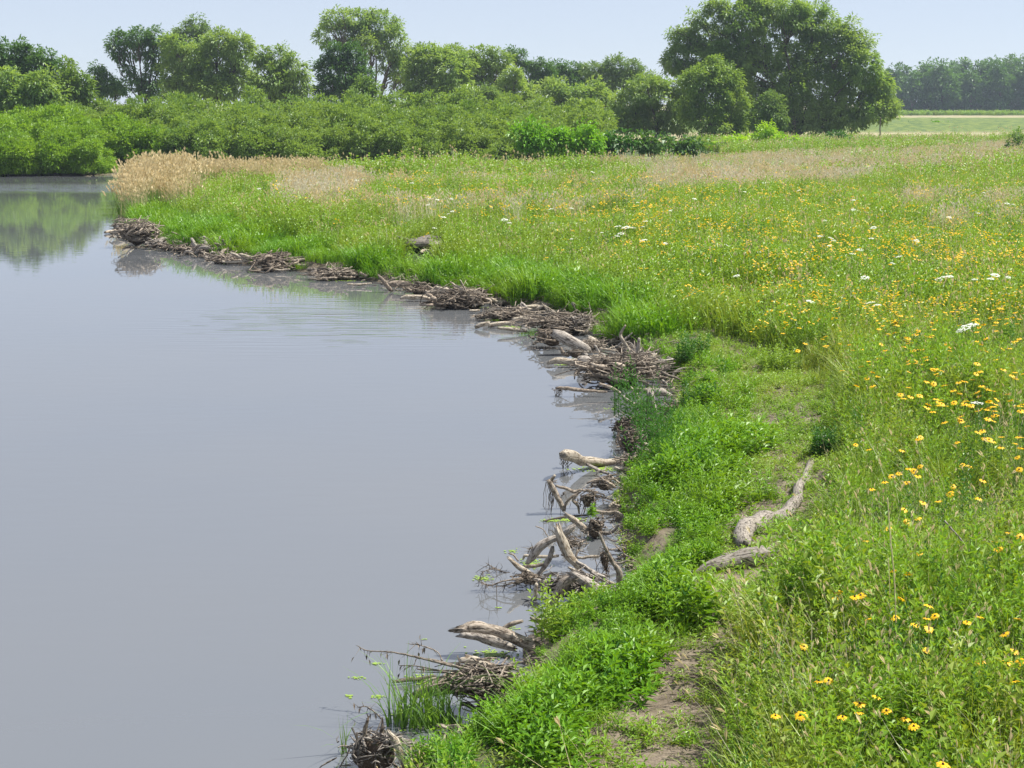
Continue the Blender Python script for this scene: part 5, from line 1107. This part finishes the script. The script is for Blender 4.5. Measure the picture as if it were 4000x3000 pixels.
F8 = [(1075, 47), (1140, 70), (1385, 18), (1715, 12), (1305, 75), (1395, 155), (1610, 148), (1290, 190), (1255, 205), (1220, 232), (1365, 178), (1385, 203), (1710, 225), (1560, 255), (1155, 268), (1545, 292), (1410, 335), (1690, 315), (1485, 328), (1318, 372),
      (1335, 430), (1385, 412), (1215, 470), (1245, 462), (1125, 525), (1840, 485), (1895, 505), (1770, 530), (1785, 567), (1395, 588), (1262, 675), (1333, 688), (985, 780), (970, 812), (1070, 805), (1100, 797), (1300, 812), (1440, 848), (1272, 908), (1135, 915),
      (1370, 945), (1430, 912), (1470, 900), (1440, 965), (1630, 932), (1690, 903), (1885, 913), (1815, 990), (1865, 1075), (1835, 1130), (1695, 1130), (1895, 1128), (1865, 1225), (818, 1052), (890, 1225), (940, 1222), (1180, 1302), (1095, 1337), (1228, 1372),
      (1090, 1382), (1325, 1412), (1365, 1450), (800, 1395), (675, 1398), (1010, 1405), (1510, 1640), (1430, 1070), (1645, 155), (1340, 165), (1400, 10), (1760, 30), (1800, 60), (1870, 40), (1580, 35), (1720, 20), (1880, 110), (1330, 235), (1890, 170)]
SPECIAL = {(1510, 1640): 'orange tinged black centred flower lowest in the right corner', (675, 1398): 'small half closed yellow flower nearest the path at the bottom', (818, 1052): 'lone small yellow flower left of all the others halfway up the near meadow',
           (1125, 525): 'single yellow flower on a straight stem above the grassy rim right of the split log', (1835, 1130): 'wide open yellow flower with a black eye facing the camera at the right edge', (1865, 1075): 'tilted yellow flower right above the wide open black eyed one',
           (1865, 1225): 'half hidden orange yellow flower below the wide open black eyed one', (1272, 908): 'large drooping yellow flower touching the tallest straw stalk', (940, 1222): 'broad yellow flower with dark cone in the pair at lower centre of the near meadow', (890, 1225): 'narrower left flower of the pair at lower centre of the near meadow'}
for x, y in F8:
    px, py = cr('8', x, y); hh = float(.58 + .1 * random.random()); z = .55
    for _ in range(5):
        p = P(px, py, z); z = float(gz(np.array([p[0]]), np.array([p[1]]))[0]) + hh
    p = P(px, py, z)
    lab = SPECIAL.get((x, y)) or ('black centred yellow flower in the lower half of the near meadow' if y > 600 else 'small yellow flower in the clusters above the near meadow')
    flower(p, random.uniform(.9, 1.15), lab, 'black centred yellow flowers in the near meadow' if y > 600 else 'yellow flowers in the clusters above the near meadow')
# the flowers beyond: the largest ones single, the rest one mass
DENS = [([(560, 385), (800, 370), (1200, 365), (1600, 375), (1500, 470), (1250, 480), (1000, 460), (750, 440), (600, 425)], 420, .9), ([(1200, 400), (2260, 385), (2260, 560), (1700, 560), (1350, 520)], 800, 1), ([(1500, 480), (2260, 500), (2260, 700), (1900, 700), (1650, 620)], 420, 1), ([(1900, 640), (2260, 620), (2260, 1000), (2000, 900)], 170, 1), ([(600, 420), (1400, 420), (2000, 640), (2200, 900), (1900, 860), (1400, 600), (700, 480)], 240, 1),
        ([(1500, 350), (2260, 350), (2260, 420), (1500, 420)], 120, .8)]
FP = []
for poly, n, f in DENS:
    po = np.array(poly, float); k = 0
    while k < n:
        u = rng.uniform(po[:, 0].min(), po[:, 0].max(), 400); v = rng.uniform(po[:, 1].min(), po[:, 1].max(), 400)
        m_ = inpoly(u, v, poly) & (vn(u * .03, v * .06, 51) * .6 + vn(u * .09, v * .2, 52) * .5 + rng.random(400) * .6 > .86)
        for a, b in zip(u[m_], v[m_]):
            FP.append((a, b)); k += 1
            if k >= n: break
FP = np.array(FP); hh = rng.uniform(.62, .85, len(FP)); z = np.full(len(FP), 1.4)
a_, dz_ = ray(FP[:, 0] * S2, FP[:, 1] * S2)
for _ in range(5):
    t = (z - CAMZ) / dz_; z = gz(a_ * t, t) + hh * (1.0 + .15 * (t > 30))
FW = np.stack([a_ * t, t, z], 1); FW = FW[shore_d(FW[:, 0], FW[:, 1]) > 1.0]; FW = FW[np.argsort(FW[:, 1])]
nbig = 300 - len(F8) - 0
FS = []
for k in range(5):                                    # at this distance a flower is one small mesh
    gs, gp, gc = flower_meshes(1.15); gg = Geo()
    for q, m in ((gs, 0), (gp, 1), (gc, 2)):
        off = gg.n
        for v_, r_, uv_ in zip(q.V, q.r, q.uv): gg.V.append(v_); gg.r.append(r_); gg.uv.append(uv_); gg.n += len(v_)
        for f_ in q.F: gg.F.append(f_ + off); gg.M.append(np.full(len(f_), m))
    FS.append(gg.mesh('flower', [M['reed'], M['yellow'], M['cone']]))
for p in FW[:nbig]:
    o = link(FS[rng.integers(0, 5)], 'yellow_coneflower', None, p); o.rotation_euler = (rng.normal(.1, .25), rng.normal(0, .2), rng.random() * 6.28)
    tag(o, 'tiny yellow flower in the drift across the middle of the meadow', 'flower', 'yellow flowers across the middle of the meadow')
cF = bpy.data.collections.new('p_flowers')
for k in range(4):
    gg = Geo()
    for i in range(3):                                 # a few heads on neighbouring stems
        c0 = rng.normal(0, .09, 3) * [1, 1, .5]; sz = .036 * rng.uniform(.9, 1.25); n = 8; an = np.arange(n) / n * 6.283
        V = np.concatenate([[c0], c0 + np.stack([sz * np.cos(an), sz * np.sin(an), np.full(n, -.012)], 1)]); q = np.arange(n)
        gg.add(V, np.stack([np.zeros(n, int), 1 + q, 1 + (q + 1) % n], 1), 0)
        V2 = np.concatenate([[c0 + [0, 0, .016]], c0 + np.stack([.006 * np.cos(an), .006 * np.sin(an), np.full(n, .002)], 1)]); gg.add(V2, np.stack([np.zeros(n, int), 1 + q, 1 + (q + 1) % n], 1), 1)
    cF.objects.link(bpy.data.objects.new('p_flowers_%d' % k, gg.mesh('p_flowers', [M['yellow'], M['cone']])))
rest = FW[nbig:]; scatter('yellow_flowers', cF, 4, rest, np.clip(rest[:, 1] / 72, .58, .95), 'countless tiny yellow flowers speckling the far meadow', 'flowers', tilt=.3)
# white umbels
UM = []
for k in range(4):
    gs = Geo(); t = np.linspace(0, 1, 4); tube_arr(gs, np.stack([0 * t, 0 * t, t - 1], -1)[None], .003 * np.ones((1, 4)), 4)
    gh = Geo(); n = 46; r = .075 * np.sqrt(rng.random(n)); a = rng.random(n) * 6.283
    c0 = np.stack([r * np.cos(a), r * np.sin(a), .02 * (1 - (r / .075) ** 2) + rng.normal(0, .004, n)], 1); seg = 5; an = np.arange(seg) / seg * 6.283
    V = np.concatenate([c0[:, None] + [0, 0, .005], c0[:, None] + .013 * np.stack([np.cos(an), np.sin(an), 0 * an], -1)[None]], 1).reshape(-1, 3); q = np.arange(seg)
    F = (np.arange(n)[:, None, None] * (seg + 1) + np.stack([np.zeros(seg, int), 1 + q, 1 + (q + 1) % seg], 1)[None]).reshape(-1, 3); gh.add(V, F)
    UM.append((gs.mesh('stem', [M['reed']]), gh.mesh('flower_head', [M['white']])))
for x, y, s in ((1335, 490, 1.3), (1352, 492, 1.5), (1366, 493, 1.2), (1342, 505, 1.3), (1390, 520, 1.3), (1333, 510, .9), (930, 430, 1.2), (945, 432, 1), (958, 470, 1.2), (1090, 475, 1.3), (1100, 482, .9), (848, 492, .9), (2085, 708, 1.2), (2100, 703, 1.2), (2075, 715, .9), (2040, 600, 1.2), (2052, 598, 1),
                (2028, 604, .9), (2150, 595, 1.2), (2140, 603, .9), (1868, 600, 1.1), (1880, 655, 1), (1895, 660, .9), (1750, 652, 1), (1858, 540, 1), (2110, 872, .9), (1887, 492, 1.1), (2175, 440, 1.1), (2190, 443, .9), (1725, 412, 1), (1280, 372, 1.1), (1295, 370, .9), (675, 375, 1.6), (890, 396, 1.2), (770, 390, 1.2),
                (785, 388, 1.1), (600, 398, 1.2), (560, 408, 1.1), (1500, 430, 1), (1650, 395, 1), (2050, 470, 1), (1980, 520, .9), (1450, 455, 1), (1200, 415, 1), (1190, 452, 1)) + tuple((rng.uniform(900, 2200), rng.uniform(400, 620), rng.uniform(.6, 1)) for _ in range(36)):
    z = 1.5
    for _ in range(5):
        p = P(x * S2, y * S2, z); z = float(gz(np.array([p[0]]), np.array([p[1]]))[0]) + .85
    p = P(x * S2, y * S2, z); e = empty('white_umbel_flower', p, 'flat topped white flower head standing above the green meadow', 'flower', 'white flat topped flowers in the meadow')
    if (x, y) == (1352, 492): e['label'] = 'largest white flower head in the middle of the white cluster'
    if (x, y) == (2110, 872): e['label'] = 'lowest white flower head, alone near the right edge'
    if (x, y) == (675, 375): e['label'] = 'white flower head nearest the reed covered bend'
    e.scale = (s, s, s); e.rotation_euler = (rng.normal(.1, .15), rng.normal(0, .15), 0); m = UM[rng.integers(0, 4)]
    st = link(m[0], 'stem', e); st.scale = (1, 1, .85 / s); link(m[1], 'flower_head', e)

# ------------------------------------------------------------------ haze
def haze():
    x0, x1, y0, y1, z0, z1 = -1150, 1150, -60, 2100, -2.3, 22
    V = [(x, y, z) for z in (z0, z1) for y in (y0, y1) for x in (x0, x1)]
    F = np.array([[0, 2, 3, 1], [4, 5, 7, 6], [0, 1, 5, 4], [2, 6, 7, 3], [0, 4, 6, 2], [1, 3, 7, 5]])
    m, n, l, out = newmat('haze_air'); v = n.new('ShaderNodeVolumePrincipled')
    v.inputs['Color'].default_value = (.72, .84, 1, 1); v.inputs['Density'].default_value = .0003; v.inputs['Anisotropy'].default_value = .3
    l.new(v.outputs[0], out.inputs['Volume'])
    tag(link(mesh('haze', V, F, m), 'haze'), 'thin pale blue summer haze over the fields', 'haze', kind='stuff')
haze()
